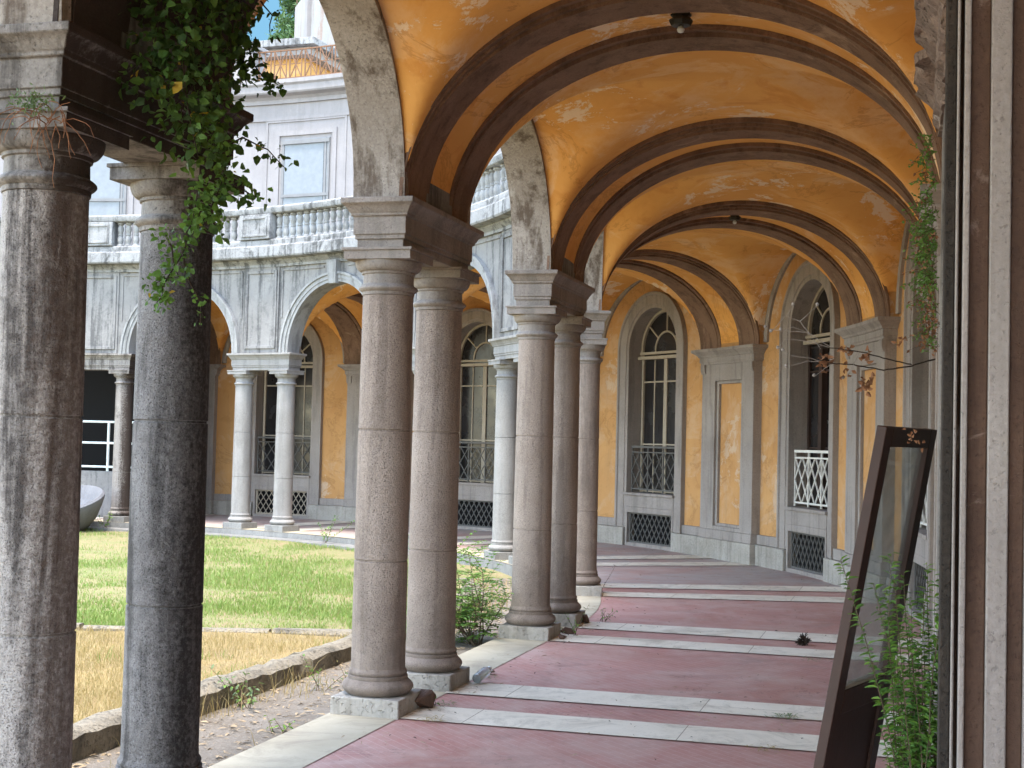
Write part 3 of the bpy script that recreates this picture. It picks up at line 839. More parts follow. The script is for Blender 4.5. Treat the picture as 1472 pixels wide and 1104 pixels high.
    for a, b in ((k*P + .6, sc - .66/f), (sc + .66/f, (k+1)*P - .6)):
        mb = MB(); mb.box(a, b, WALL-.085, WALL+.02, -.02, .28)
        mb.build('plinth', MAT['plinth'], gw, bev=.01)
for k in range(-1, 8): window_bay(k)
def pilaster(k):
    s = k*P; wf = 3.17 if k != -1 else 3.135
    mb = MB(); hw, hi = .58, .30
    mb.box(s-hw, s-hi, wf, WALL+.02, .415, 2.80); mb.box(s+hi, s+hw, wf, WALL+.02, .415, 2.80)
    mb.box(s-hi, s+hi, wf, WALL+.02, 2.56, 2.80); mb.box(s-hi, s+hi, wf, WALL+.02, .415, .47)
    for a, b, z0, z1 in ((s-hi, s-hi+.045, .47, 2.56), (s+hi-.045, s+hi, .47, 2.56), (s-hi+.045, s+hi-.045, 2.515, 2.56), (s-hi+.045, s+hi-.045, .47, .51)): mb.box(a, b, wf+.035, WALL+.02, z0, z1)
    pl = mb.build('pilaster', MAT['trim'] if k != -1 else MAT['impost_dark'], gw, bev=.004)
    mb = MB(); mb.box(s-hi+.045, s+hi-.045, wf+.075, WALL+.02, .51, 2.515)
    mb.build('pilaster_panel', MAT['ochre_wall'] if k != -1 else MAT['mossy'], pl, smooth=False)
    mb = MB(); mb.box(s-hw-.01, s+hw+.01, wf-.015, WALL+.02, .283, .414); mb.build('base_band', MAT['trim'], gw, bev=.004)
    mb = MB(); mb.box(s-hw-.02, s+hw+.02, wf-.035, WALL+.02, -.02, .28); mb.build('plinth', MAT['plinth'], gw, bev=.012)
    # moulded impost with scroll brackets at its ends
    mb = MB(); e = .0
    prof = [(wf+.1, 2.80), (wf-.012, 2.80), (wf-.012, 2.83), (wf-.03, 2.845), (wf-.03, 2.93), (wf-.05, 2.95), (wf-.085, 2.985), (wf-.10, 2.99), (wf-.10, 3.025), (wf+.1, 3.025)]
    if k == -1:
        fine = []
        for p_, q_ in zip(prof, prof[1:] + prof[:1]):
            m_ = max(1, int(sqrt((p_[0]-q_[0])**2 + (p_[1]-q_[1])**2)/.02))
            fine += [(p_[0] + (q_[0]-p_[0])*i/m_, p_[1] + (q_[1]-p_[1])*i/m_) for i in range(m_)]
        mb.prism(fine, s-.72, s+.72, 50)
        from mathutils import noise as nz
        for i, (a_, b_, c_) in enumerate(mb.v):
            g_ = nz.noise(Vector((a_*5, b_*9, c_*9))); h_ = nz.noise(Vector((a_*17, b_*21, c_*21 + 4)))
            chip = max(0, g_ - .08)*.16 + h_*.012
            mb.v[i] = (a_ + h_*.008, b_ + chip, c_ + h_*.010)
    else:
        lv = [(2.80, .585, .004), (2.80, .60, .016), (2.825, .60, .016), (2.84, .615, .028), (2.905, .615, .028), (2.91, .63, .042), (2.93, .635, .048), (2.955, .66, .07), (2.98, .70, .10), (2.988, .71, .108), (3.025, .71, .108)]
        vv = []
        for z_, h_, o_ in lv: vv += [(s-h_, WALL+.02, z_), (s-h_, wf-o_, z_), (s, wf-o_, z_), (s+h_, wf-o_, z_), (s+h_, WALL+.02, z_)]
        ff = [(5*i+j, 5*i+(j+1) % 5, 5*i+5+(j+1) % 5, 5*i+5+j) for i in range(len(lv)-1) for j in range(5)] + [(4, 3, 2, 1, 0), tuple(5*(len(lv)-1)+j for j in range(5))]
        mb.add(vv, ff)
        for sg in (-1, 1):
            a, b = sorted((s+sg*.50, s+sg*.585))
            mb.prism([(wf+.02, 2.66), (wf-.012, 2.665), (wf-.03, 2.72), (wf-.032, 2.80), (wf+.02, 2.80)], a, b, 2)
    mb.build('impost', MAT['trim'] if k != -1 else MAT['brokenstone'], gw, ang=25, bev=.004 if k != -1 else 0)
    mb = MB(); mb.box(s-.645, s+.645, 3.19, WALL+.02, 3.026, 3.35); mb.build('pilaster_backing', MAT['ochre_wall'], pl, smooth=False)
for k in range(-1, 8): pilaster(k)

# moulded jamb of the doorway next to the viewer
dj = empty('doorway_jamb', M(-4.3, 3.2, 0), 'moulded stone door jamb in brown and pale strips at the right edge', 'door jamb')
S0 = -4.2
for name, w0, w1, s0, s1, mk in (('mossy_fillet', 3.1206, 3.1494, -4.47, -4.30, 'mossy'), ('pale_fillet', 3.1494, 3.1566, -4.52, -4.30, 'palejamb'), ('dark_groove', 3.1566, 3.1673, -4.45, -4.30, 'brownjamb'),
                                 ('pale_roll', 3.1673, 3.1834, -4.55, -4.30, 'palejamb'), ('brown_band', 3.1834, 3.235, -4.52, -4.30, 'brownjamb'),
                                 ('pale_band', 3.235, 3.288, -4.56, -4.30, 'palejamb'), ('brown_face', 3.288, 3.3285, -4.54, -4.30, 'brownjamb'), ('pale_face', 3.3285, 3.75, -4.58, -4.30, 'palejamb')):
    mb = MB(); mb.box(s0, s1, w0, w1, 0, 4.2, n=1)
    mb.build(name, MAT[mk], dj, bev=.004)
mb = MB(); mb.box(SMIN, -4.60, WALL+.75, WALL+1.0, 0, 4.75, n=10)
mb.build('doorway_recess', MAT['brownjamb'], dj, smooth=False)

# ------------------------------------------------------------------ upper storey and what stands above it
us = empty('upper_storey', M(5.5*P, WALL, 4.8), 'pinkish white upper storey with tall blind-shaded windows above the far arcade', 'building')
SU = 15.45
mb = MB()
mb.box(SU, SMAX, WALL+.0, WALL+.5, 4.79, 8.42, n=60)
mb.build('wall', MAT['upper'], us, smooth=False)
mb = MB(); mb.box(SU, SU+.5, WALL+.5, WALL+9, 4.79, 8.42, n=2); mb.build('side_wall', MAT['upper'], us, smooth=False)
mb = MB(); mb.prism([(WALL, 8.30), (WALL-.04, 8.30), (WALL-.04, 8.38), (WALL-.09, 8.43), (WALL-.20, 8.47), (WALL-.22, 8.50), (WALL-.22, 8.62), (WALL-.26, 8.66), (WALL-.26, 8.74), (WALL+.5, 8.74), (WALL+.5, 8.30)], SU-.2, SMAX, 60)
mb.build('cornice', MAT['upper'], us, ang=25)
mb = MB(); mb.box(SU, SMAX, WALL-.03, WALL+.01, 7.96, 8.03, n=60); mb.build('string_course', MAT['upper'], us, smooth=False)
mb = MB(); mb.box(SU-.1, SMAX, WALL+.2, WALL+9, 8.60, 8.73, n=60); mb.build('roof_terrace', MAT['cornice'], us, smooth=False)
for k in (5, 6, 7):
    sc = (k+.5)*P - .25; f = fac(sc, WALL); h = .56/f
    mb = MB()
    for o, wd, pr in ((.06, .10, .03), (.34, .05, .02)):
        x0, x1 = sc - (.56+o)/f, sc + (.56+o)/f; zt = 7.58 + o; d = wd/f
        mb.box(x0-d, x0, WALL-pr, WALL+.01, 5.2, zt); mb.box(x1, x1+d, WALL-pr, WALL+.01, 5.2, zt); mb.box(x0-d, x1+d, WALL-pr, WALL+.01, zt, zt+wd)
    mb.build('window_surround', MAT['upper'], us, smooth=False)
    mb = MB(); ww = WALL - .004
    for x in (-.54, -.46, .53): mb.bar(x, 5.2, x, 7.55, sc, f, ww, .025)
    mb.bar(-.56, 7.5, .56, 7.5, sc, f, ww, .04); mb.bar(-.56, 6.42, .56, 6.42, sc, f, ww, .03)
    w_ = mb.build('window', MAT['greyframe'], us, smooth=False)
    mb = MB(); mb.box(sc-h, sc+h, WALL-.012, WALL+.02, 5.15, 7.56, n=3); mb.build('blind', MAT['shade'], w_, smooth=False)
    mb = MB(); mb.box(sc-h+.09/f, sc-h+.14/f, WALL-.02, WALL-.013, 5.2, 7.5, n=1); mb.build('gap', MAT['black'], w_, smooth=False)
# iron railing on the roof terrace
tr_ = empty('roof_railing', M(5.4*P, WALL, 8.74), 'rusty iron railing with crossed panels on the roof terrace', 'railing')
mb = MB(); wr = WALL - .05
sA, sB = 17.9, 20.1; n = 8
mb.prism([(wr-.014, 9.36), (wr+.014, 9.36), (wr+.014, 9.385), (wr-.014, 9.385)], sA, sB, 16); mb.prism([(wr-.009, 8.80), (wr+.009, 8.80), (wr+.009, 8.82), (wr-.009, 8.82)], sA, sB, 16)
for i in range(n+1):
    s = sA + (sB-sA)*i/n; f = fac(s, WALL)
    mb.bar(-.04, 8.73, -.04, 9.37, s, f, wr, .011)
    mb.bar(.04, 8.8, .04, 9.37, s, f, wr, .009)
    if i < n:
        b = (sB-sA)/n*f
        mb.bar(.04, 8.81, b-.04, 9.37, s, f, wr, .009); mb.bar(.04, 9.37, b-.04, 8.81, s, f, wr+.01, .009); mb.bar(.04, 9.09, b-.04, 9.09, s, f, wr, .008); mb.bar(b/2, 8.81, b/2, 9.37, s, f, wr, .008)
mb.build('iron_panel', MAT['rust'], tr_, smooth=False)
mb = MB(); mb.box(20.1, 20.75, WALL-.2, WALL+.3, 8.745, 9.42); mb.box(20.05, 20.8, WALL-.24, WALL+.34, 9.42, 9.5)
mb.build('stone_pier', MAT['upper'], tr_, bev=.01)

def slab(name, c, half, z0, z1, rz, mat, parent):
    V, F = cuboid(half[0], half[1], z0, z1); Mx = Matrix.Rotation(rz, 3, 'Z')
    return link_mesh(name, [Mx @ v + Vector((c.x, c.y, 0)) for v in V], F, mat, parent, bev=.015, smooth=False)
# attic pavilion: near corner of its roof at photo (448, 47)
cn = at(450, 62, 35.5); ang = radians(-20)
ax = Vector((cos(ang), sin(ang), 0)); ay = Vector((-sin(ang), cos(ang), 0))
ctr = cn - ax*3.2 + ay*3.2
at_ = empty('attic_pavilion', Vector((ctr.x, ctr.y, 8.74)), 'small orange attic pavilion with a flat overhanging roof behind the roof railing', 'pavilion', rz=0)
zr = cn.z
slab('wall', ctr, (2.75, 2.75), 8.7, zr-.02, ang, MAT['orange_upper'], at_)
slab('eaves', ctr, (3.05, 3.05), zr-.22, zr-.02, ang, MAT['upper'], at_)
slab('roof', ctr, (3.25, 3.25), zr-.018, zr+.16, ang, MAT['cornice'], at_)
pc = ctr - ay*2.76 + ax*.9
slab('door', pc, (.42, .03), 8.74, 9.95, ang, MAT['rust'], at_)
pc = ctr - ay*2.72 - ax*.6
slab('pale_pier', pc, (.5, .10), 8.74, zr-.23, ang, MAT['upper'], at_)
tc = at(474, 20, 42)
tw = empty('roof_turret', Vector((tc.x+1.0, tc.y, 8.7)), 'white rust-streaked turret rising behind the attic roof', 'turret')
slab('wall', tc + Vector((1.0, 0, 0)), (1.75, 1.5), 8.7, 14.5, radians(20), MAT['whitebox'], tw)
slab('corner_strip', tc + Vector((-.35, -1.3, 0)), (.16, .16), 8.7, 14.5, radians(20), MAT['upper'], tw)
slab('dark_band', tc + Vector((1.0, 0, 0)), (1.78, 1.53), 11.98, 12.3, radians(20), MAT['cornice'], tw)

# ------------------------------------------------------------------ leaves and plants
def leaf(V, F, p, d, up, L, wd, fold=.25, seg=3):
    "one folded leaf blade of six points"
    d = d.normalized(); side = d.cross(up)
    if side.length < 1e-4: side = d.cross(Vector((1, 0, 0)))
    side.normalize(); nn = side.cross(d); o = len(V)
    V += [p, p + d*L*.35 + side*wd*.5 + nn*wd*fold, p + d*L*.35 - side*wd*.5 + nn*wd*fold, p + d*L*.75 + side*wd*.32 + nn*wd*fold*.4 - nn*L*.06, p + d*L*.75 - side*wd*.32 + nn*wd*fold*.4 - nn*L*.06, p + d*L - nn*L*.16, p + d*L*.38, p + d*L*.76 - nn*L*.05]
    F += [(o, o+1, o+6), (o, o+6, o+2), (o+1, o+3, o+7, o+6), (o+6, o+7, o+4, o+2), (o+3, o+5, o+7), (o+7, o+5, o+4)]
def rv(r): 
    while 1:
        v = Vector((r.uniform(-1, 1), r.uniform(-1, 1), r.uniform(-1, 1)))
        if .05 < v.length < 1: return v.normalized()
def stem_path(r, base, d, L, n, wob, droop):
    p = base.copy(); pts = [p.copy()]; d = d.normalized()
    for i in range(n):
        d = (d + rv(r)*wob + Vector((0, 0, -droop))).normalized(); p = p + d*(L/n); pts.append(p.copy())
    return pts
def plant(name, label, cat_, base, stems, leaf_len, per, mat, seed, wood='bark', r0=.006, pinnate=False, group=None, wob=.12, droop=.03, wr=.42, lean=Vector((0, 0, 0)), spread=.5, mats2=None, flop=.3, up0=.75):
    "stems: list of lengths"
    r = random.Random(seed); root = empty(name, base, label, cat_, group)
    SV, LV, LV2 = ([], []), ([], []), ([], [])
    for L in stems:
        a = r.uniform(0, 2*pi); d = Vector((cos(a)*spread*r.uniform(.3, 1), sin(a)*spread*r.uniform(.3, 1), up0)) + lean
        b = base + Vector((r.uniform(-.03, .03), r.uniform(-.03, .03), 0))*(1 + L)
        n = max(4, int(L/.06)); pts = stem_path(r, b, d, L, n, wob, droop)
        v, f = tube(pts, r0, r0*.35, 4); ST = (v, f)
        k = max(3, int(per*L))
        for i in range(k):
            u = .12 + .88*(i + r.random())/k; q = u*n; i0 = min(n-1, int(q)); p = pts[i0].lerp(pts[i0+1], q-i0); dd = (pts[i0+1]-pts[i0]).normalized()
            side = dd.cross(rv(r)).normalized()
            tgt = LV2 if (mats2 and r.random() < mats2[1]) else LV
            if pinnate:
                RL = leaf_len*r.uniform(3.0, 5.0); rp = stem_path(r, p, side*1.0 + dd*.6, RL, 6, .08, .06)
                v, f = tube(rp, r0*.35, r0*.2, 3); o = len(ST[0]); ST[0].extend(v); ST[1].extend([tuple(i_+o for i_ in x) for x in f])
                for j in range(1, 7):
                    dj_ = (rp[j]-rp[j-1]).normalized(); sd_ = dj_.cross(Vector((0, 0, 1))); sd_ = sd_.normalized() if sd_.length > .01 else side
                    for sg in (-1, 1): leaf(tgt[0], tgt[1], rp[j], sd_*sg + dj_*.5 + rv(r)*.15, Vector((0, 0, 1)), leaf_len*r.uniform(.75, 1.1), leaf_len*wr)
            else:
                leaf(tgt[0], tgt[1], p, side + dd*.5 + Vector((0, 0, -flop*r.random())), (Vector((0, 0, 1)) + rv(r)*.5), leaf_len*r.uniform(.6, 1.2), leaf_len*wr*r.uniform(.8, 1.2))
        link_mesh('stem', ST[0], ST[1], MAT[wood], root)
    link_mesh('foliage', LV[0], LV[1], MAT[mat], root, smooth=False)
    if LV2[0]: link_mesh('foliage', LV2[0], LV2[1], MAT[mats2[0]], root, smooth=False)
    return root

# sapling by the third pair of columns
plant('tree_sapling', 'leafy green sapling with feathery leaves growing beside the granite column', 'sapling', M(P-.62, -.42, -.08), [1.08, 1.0, .95, .9, .85, .8, .75, .7, .62, .55, .5, .45, .4], .058, 24, 'leaf', 11, pinnate=True, lean=Vector((-.22, .15, 0)), spread=.75, r0=.006, mats2=('leaf_lime', .35))
# shrub at the foot of the wall, right foreground
b = at(1336, 1000, 4.9); b.z = 0.0
plant('wall_shrub', 'tall bushy green shrub at the wall foot in front of the leaning door', 'shrub', b, [.55 + .75*((i*7) % 23)/23 for i in range(64)], .040, 110, 'leaf', 5, lean=Vector((.0, .02, .9)), spread=.17, wr=.36, r0=.0035, wob=.045, droop=.012, mats2=('leaf_lime', .3), flop=.5)
V = at(1275, 1040, 4.7)
plant('dry_weed', 'straggly weed with dry seed heads across the lower door panel', 'weed', Vector((V.x+.1, V.y, .02)), [.62, .58, .5, .46], .022, 16, 'dead', 8, lean=Vector((-.22, 0, .2)), spread=.45, r0=.003, wob=.2, wr=.6)
GW = 'small weeds along the paving edge'
for px_, py_, s_, w_, st, ll, mk, lab, pin in (
    (0, 0, .70, .24, [.10, .09, .08, .08, .07], .045, 'leaf', 'low round-leaved green weed at the broken plinth corner', False),
    (0, 0, P-.25, .30, [.30, .24, .2, .17, .15], .035, 'leaf_grey', 'grey-green weed at the right foot of the sapling column', False),
    (0, 0, P+.75, .36, [.16, .14, .12, .2, .12], .035, 'leaf_grey', 'sprawling weed on the marble stripe beside the reddish column', False),
    (0, 0, 2*P-.30, .22, [.48, .34, .2], .03, 'bark', 'thin upright dry weed beside the last column at the bend', False),
    (0, 0, -.30, -.95, [.34, .3, .28, .22, .2, .3], .045, 'leaf_grey', 'pale green leafy weed against the kerb in the littered strip', False),
    (0, 0, .45, -.75, [.30, .26, .22, .2], .032, 'leaf', 'low green weed in the strip left of the middle columns', False),
    (0, 0, -.95, -.42, [.13, .12, .1, .1], .04, 'leaf_lime', 'tiny green weed beside the marble border in front of the first plinth', False),
    (0, 0, .15, -.42, [.42, .36, .3], .026, 'straw', 'dry straw-coloured weed close to the left of the broken plinth', False),
    (0, 0, 1.45, -.52, [.34, .3, .22], .04, 'leaf', 'green weed in the strip behind the middle column pair', False),
    (0, 0, 4.42*P, -.45, [.62, .55, .5, .45, .4, .35], .05, 'leaf', 'dark leafy plant on the far court step', False),
    (0, 0, 5.86*P, -.5, [.42, .4, .36, .34, .3, .3], .055, 'leaf', 'low green plant beside the white basin', False),
    ):
    b_ = M(s_, w_, -.09 if w_ < -.23 else .005)
    if w_ > -.23: b_.z = .005
    kk = {}
    if s_ == .70 or 'round' in lab: b_ = M(-D+.02+.26, .10+.16, .004)
    plant('weed', lab, 'weed', b_, st, ll, 36 if 'thin' not in lab else 18, mk, int(abs(s_)*100)+3, group=GW, spread=.8, up0=.7, r0=.003, mats2=('leaf_lime', .25) if mk.startswith('leaf') else None)

# hanging ivy at the second pier
r = random.Random(21)
iv = empty('ivy', at(300, 120, 5.75), 'dark green ivy hanging down over the left arch and pier with a few yellow leaves', 'ivy')
SV, A1, A2, A3 = ([], []), ([], []), ([], []), ([], [])
def ivy_strand(pts, n, spread, L, dark=.75, yellow=.012, tipped=True):
    # pts: world points
    P_ = []
    for a, b in zip(pts[:-1], pts[1:]):
        m_ = max(2, int((b-a).length/.05))
        for i in range(m_): P_.append(a.lerp(b, i/m_) + rv(r)*.008)
    P_.append(pts[-1]); v, f = tube(P_, .004, .002, 4); o = len(SV[0]); SV[0].extend(v); SV[1].extend([tuple(i+o for i in x) for x in f])
    for i in range(n):
        p = r.choice(P_) + rv(r)*spread*r.random()**.5
        q = r.random(); T = A3 if q < yellow else (A1 if q < yellow+dark else A2)
        d = Vector((r.uniform(-1, 1), r.uniform(-1, 1), r.uniform(-1.1, .2))); L_ = L*r.choice((r.uniform(.35, .8), r.uniform(.6, 1.2), r.uniform(.9, 1.6)))
        leaf(T[0], T[1], p, d, rv(r) + Vector((0, -.5, .6)), L_, L_*.72, .12)
for (pts, n, sp_, L, dk) in (
    ([(215, -90, 5.4), (225, 0, 5.4), (225, 60, 5.35), (208, 115, 5.3)], 230, .12, .055, .9),
    ([(270, 20, 5.4), (262, 90, 5.35), (270, 170, 5.3), (285, 225, 5.3)], 200, .13, .055, .75),
    ([(345, 0, 6.0), (352, 60, 6.0), (345, 130, 5.95)], 120, .07, .05, .95),
    ([(290, -120, 5.7), (300, 0, 5.6), (290, 70, 5.55), (270, 130, 5.5), (255, 175, 5.45)], 300, .14, .055, .85),
    ([(330, -80, 5.9), (335, 20, 5.8), (330, 100, 5.75), (310, 150, 5.65)], 190, .10, .055, .8),
    ([(350, 40, 5.95), (365, 90, 5.95), (385, 120, 5.95), (398, 118, 5.95)], 46, .05, .05, .98),
    ([(372, 0, 6.0), (390, 20, 6.0), (388, 48, 6.0)], 14, .03, .045, 1.0),
    ([(300, 150, 5.6), (310, 210, 5.5), (325, 250, 5.5), (310, 290, 5.45), (290, 320, 5.35)], 250, .09, .05, .55),
    ([(310, 210, 5.5), (350, 200, 5.6), (385, 215, 5.7), (408, 240, 5.7)], 40, .045, .045, .9),
    ([(320, 260, 5.5), (350, 270, 5.5), (372, 285, 5.5)], 40, .05, .045, .8),
    ([(285, 250, 5.35), (275, 320, 5.3), (260, 370, 5.2), (235, 415, 5.1), (225, 435, 5.1)], 120, .05, .038, .15),
    ([(262, 365, 5.2), (275, 410, 5.2), (290, 440, 5.2), (288, 470, 5.2)], 22, .025, .03, .1),
    ([(240, 340, 5.15), (258, 395, 5.1), (222, 408, 5.1)], 60, .05, .036, .05)):
    ivy_strand([at(*q) for q in pts], int(n*1.6), sp_*1.1, L*.66, dk*.86)
link_mesh('vine_stem', SV[0], SV[1], MAT['bark_dark'], iv)
link_mesh('foliage', A1[0], A1[1], MAT['leaf_dark'], iv, smooth=False)
link_mesh('foliage', A2[0], A2[1], MAT['leaf'], iv, smooth=False)
link_mesh('foliage', A3[0], A3[1], MAT['leaf_yellow'], iv, smooth=False)
# dry root tangle on the first capital
rt = empty('dry_creeper', at(70, 175, 5.0), 'withered reddish creeper with a green tuft on the first pier', 'creeper')
SV = ([], []); LV = ([], []); r = random.Random(4)
for i in range(26):
    b_ = at(r.uniform(40, 95), r.uniform(155, 180), 4.93); pts = stem_path(r, b_, Vector((r.uniform(-.5, .5), -.25, r.uniform(-.6, .6))), r.uniform(.08, .24), 7, .4, .28)
    v, f = tube(pts, .0022, .001, 3); o = len(SV[0]); SV[0].extend(v); SV[1].extend([tuple(j+o for j in x) for x in f])
for i in range(150):
    p = at(r.gauss(48, 16), r.gauss(148, 10), 4.9); leaf(LV[0], LV[1], p, rv(r)+Vector((0, 0, .4)), rv(r), r.uniform(.015, .03), .007)
link_mesh('stem', SV[0], SV[1], MAT['dead'], rt); link_mesh('foliage', LV[0], LV[1], MAT['leaf_grey'], rt, smooth=False)
# ferns growing out of the wall mouldings
for i, (x, y0, y1, n, d, lab) in enumerate(((1336, 195, 300, 55, 5.3, 'small fern tuft high on the broken wall moulding'), (1336, 305, 420, 170, 5.3, 'largest green fern clump hanging on the right wall'), (1340, 430, 500, 50, 5.3, 'drying fern tuft on the right wall above the bare branch'))):
    r = random.Random(40+i); top = at(x, y0, d); fr = empty('wall_fern', top, lab, 'fern', 'ferns on the right wall'); SV = ([], []); LV = ([], []); DV = ([], [])
    for j in range(n):
        b_ = at(x + r.uniform(-6, 12), r.uniform(y0, y1), d + r.uniform(-.2, .3)); pts = stem_path(r, b_, Vector((-.5*r.random()-.1, -.3*r.random(), r.uniform(-.4, .5))), r.uniform(.03, .11), 4, .25, .22)
        v, f = tube(pts, .0012, .0007, 3); o = len(SV[0]); SV[0].extend(v); SV[1].extend([tuple(q+o for q in z) for z in f])
        T = DV if (i == 2 and r.random() < .6) or r.random() < .15 else LV
        for q in pts[1:]:
            for s_ in range(2): leaf(T[0], T[1], q, rv(r) + Vector((-.2, 0, -.2)), rv(r), r.uniform(.010, .02), .008)
    link_mesh('stem', SV[0], SV[1], MAT['bark'], fr); link_mesh('foliage', LV[0], LV[1], MAT['leaf'], fr, smooth=False); link_mesh('foliage', DV[0], DV[1], MAT['dead'], fr, smooth=False)
# bare branch with curled dry leaves
br = empty('bare_branch', at(1342, 518, 5.2), 'bare twig with curled brown leaves reaching out from the right wall', 'branch'); SV = ([], []); LV = ([], []); PV = ([], []); r = random.Random(9)
def twig(pts, a, b_, T):
    P_ = []
    for p, q in zip(pts[:-1], pts[1:]):
        for i in range(6): P_.append(p.lerp(q, i/6) + rv(r)*.0012)
    P_.append(pts[-1]); v, f = tube(P_, a, b_, 4); o = len(T[0]); T[0].extend(v); T[1].extend([tuple(j+o for j in x) for x in f]); return P_
TW = [([(1344, 516, 5.2), (1310, 526, 5.1), (1270, 532, 5.05), (1225, 524, 5.0), (1190, 522, 4.98)], .0030, .0018), ([(1310, 524, 5.1), (1275, 516, 5.05), (1240, 506, 5.0), (1195, 500, 5.0), (1165, 500, 5.0)], .0025, .0015)]
for pts, a, b_ in TW: twig([at(*q) for q in pts], a, b_, SV)
for pts in ([(1190, 522), (1165, 515), (1140, 512), (1125, 505)], [(1195, 500), (1165, 480), (1140, 470), (1122, 476)], [(1195, 500), (1160, 490), (1128, 488), (1118, 502)], [(1180, 502), (1150, 462), (1130, 455), (1140, 440)], [(1165, 478), (1130, 476), (1100, 472)], [(1190, 521), (1160, 519), (1130, 528)], [(1200, 521), (1185, 530), (1170, 542)], [(1150, 462), (1165, 448), (1175, 440)], [(1128, 455), (1108, 478)], [(1235, 508), (1222, 535), (1212, 545)]):
    P_ = twig([at(x, y, 5.0) for x, y in pts], .0013, .0008, PV)
    p = P_[-1]; v, f = lathe([(.001, 0), (.005, .003), (.006, .006), (.004, .011), (.001, .013)], 6); o = len(PV[0]); PV[0].extend([q + p for q in v]); PV[1].extend([tuple(j+o for j in x) for x in f])
for x, y, n, sz in ((1187, 525, 12, .03), (1218, 502, 12, .026), (1248, 513, 12, .028), (1215, 538, 9, .024), (1246, 552, 16, .032), (1180, 510, 6, .02), (1325, 640, 5, .02), (1308, 625, 8, .022), (1295, 490, 8, .02)):
    LV = ([], [])
    for i in range(n): leaf(LV[0], LV[1], at(x + r.gauss(0, 4), y + r.gauss(0, 5), 5.0), rv(r), rv(r), sz*r.uniform(.6, 1.1), sz*.55, .5)
    link_mesh('dry_leaf', LV[0], LV[1], MAT['dead'], br, smooth=False)
link_mesh('stem', SV[0], SV[1], MAT['bark_dark'], br); link_mesh('twig', PV[0], PV[1], MAT['trim'], br)

# ------------------------------------------------------------------ leaning glazed door leaf
TL, TR = at(1268, 610, 5.95), at(1341, 619, 6.55); TR.z = TL.z = (TL.z+TR.z)/2
BL = at(1162, 1180, 5.95); BR = at(1248, 1160, 6.55)
kz = TL.z
def fl(top, bx):
    b_ = bx.copy(); d = (b_ - top); d *= (top.z - .02)/max(.1, (top.z - b_.z)); return top + d
BL, BR = fl(TL, BL), fl(TR, BR)
ex = (TR - TL); DW = ex.length; ex.normalize(); ez = (TL - BL); DH = ez.length; ez.normalize(); en = ex.cross(ez).normalized()
dr = empty('door_leaf', BL, 'dark brown glazed door leaf leaning against the right wall', 'door')
def dbox(name, x0, x1, z0, z1, t0, t1, mat, bev=.004):
    V = [BL + ex*x + ez*z + en*t_ for t_ in (t0, t1) for x, z in ((x0, z0), (x1, z0), (x1, z1), (x0, z1))]
    return link_mesh(name, V, [(3, 2, 1, 0), (4, 5, 6, 7), (0, 1, 5, 4), (1, 2, 6, 5), (2, 3, 7, 6), (3, 0, 4, 7)], mat, dr, bev=bev, smooth=False)
sw = .092
dbox('stile', 0, sw, 0, DH, -.022, .022, MAT['doorwood']); dbox('stile', DW-sw, DW, 0, DH, -.022, .022, MAT['doorwood'])
dbox('top_rail', sw+.0005, DW-sw-.0005, DH-.085, DH-.0005, -.022, .022, MAT['doorwood']); dbox('middle_rail', sw+.0005, DW-sw-.0005, .50, .60, -.022, .022, MAT['doorwood'])
dbox('bottom_rail', sw+.0005, DW-sw-.0005, .001, .12, -.022, .022, MAT['doorwood']); dbox('lower_panel', sw-.01, DW-sw+.01, .115, .505, -.008, .008, MAT['doorwood'])
dbox('glass', sw-.008, DW-sw+.008, .595, DH-.08, -.002, .002, MAT['clearglass'], 0)
dbox('glazing_bead', sw+.001, sw+.014, .601, DH-.086, -.016, .016, MAT['sash']); dbox('glazing_bead', sw+.015, DW-sw-.015, .601, .618, -.016, .016, MAT['sash'])

# ------------------------------------------------------------------ ceiling lamps
def lamp(s, lab):
    p = M(s, WC, 4.216); o = empty('ceiling_lamp', p, lab, 'lamp', 'lamps under the vault ribs')
    v, f = lathe([(.02, .01), (.062, .008), (.064, -.012), (.052, -.016), (.05, -.03), (.070, -.034), (.072, -.046), (.060, -.070), (.056, -.072), (.02, -.072)], 8)
    link_mesh('housing', [q + p for q in v], f, MAT['bronze'], o, ang=20)
    v, f = lathe([(.01, -.0725), (.018, -.080), (.024, -.094), (.018, -.11), (.004, -.116)], 12)
    link_mesh('bulb', [q + p for q in v], f, MAT['railwhite'], o)
lamp(-.02, 'dark bronze ceiling lamp in the nearest vault rib'); lamp(2*P, 'small dark ceiling lamp in the third vault rib, farther down the gallery')

# ------------------------------------------------------------------ court furniture, tree, litter
bs = empty('stone_basin', M(20.9, -1.1, -.12), 'grey-white round marble basin with a rolled rim on the far lawn edge', 'basin')
c = M(21.35, -1.0, -.12)
v, f = lathe([(.25, -.02), (.62, 0), (.75, .12), (.90, .36), (.98, .52), (.99, .58), (.95, .62), (.89, .60), (.80, .42), (.55, .22), (.15, .16)], 40)
Tb = Matrix.Scale(.86, 3) @ Matrix.Rotation(radians(17), 3, Vector((.9, -.45, 0)))
link_mesh('bowl', [Tb @ q + c + Vector((0, 0, .02)) for q in v], f, MAT['basin'], bs, ang=50)
lr = empty('landing_rail', M(21.8, 1.2, 0), 'white tubular rail on a low pale wall before the black opening', 'railing')
mb = MB(); wq = .9
mb.box(20.6, 23.4, wq, wq+.18, 0, .87); mb.build('low_wall', MAT['facade'], lr, bev=.01)
V, F = [], []
for z in (.95, 1.40, 1.80):
    v, f = tube([M(20.7+i*.27, wq+.09, z) for i in range(11)], .022, .022, 6); V, F = cat((V, F), (v, f))
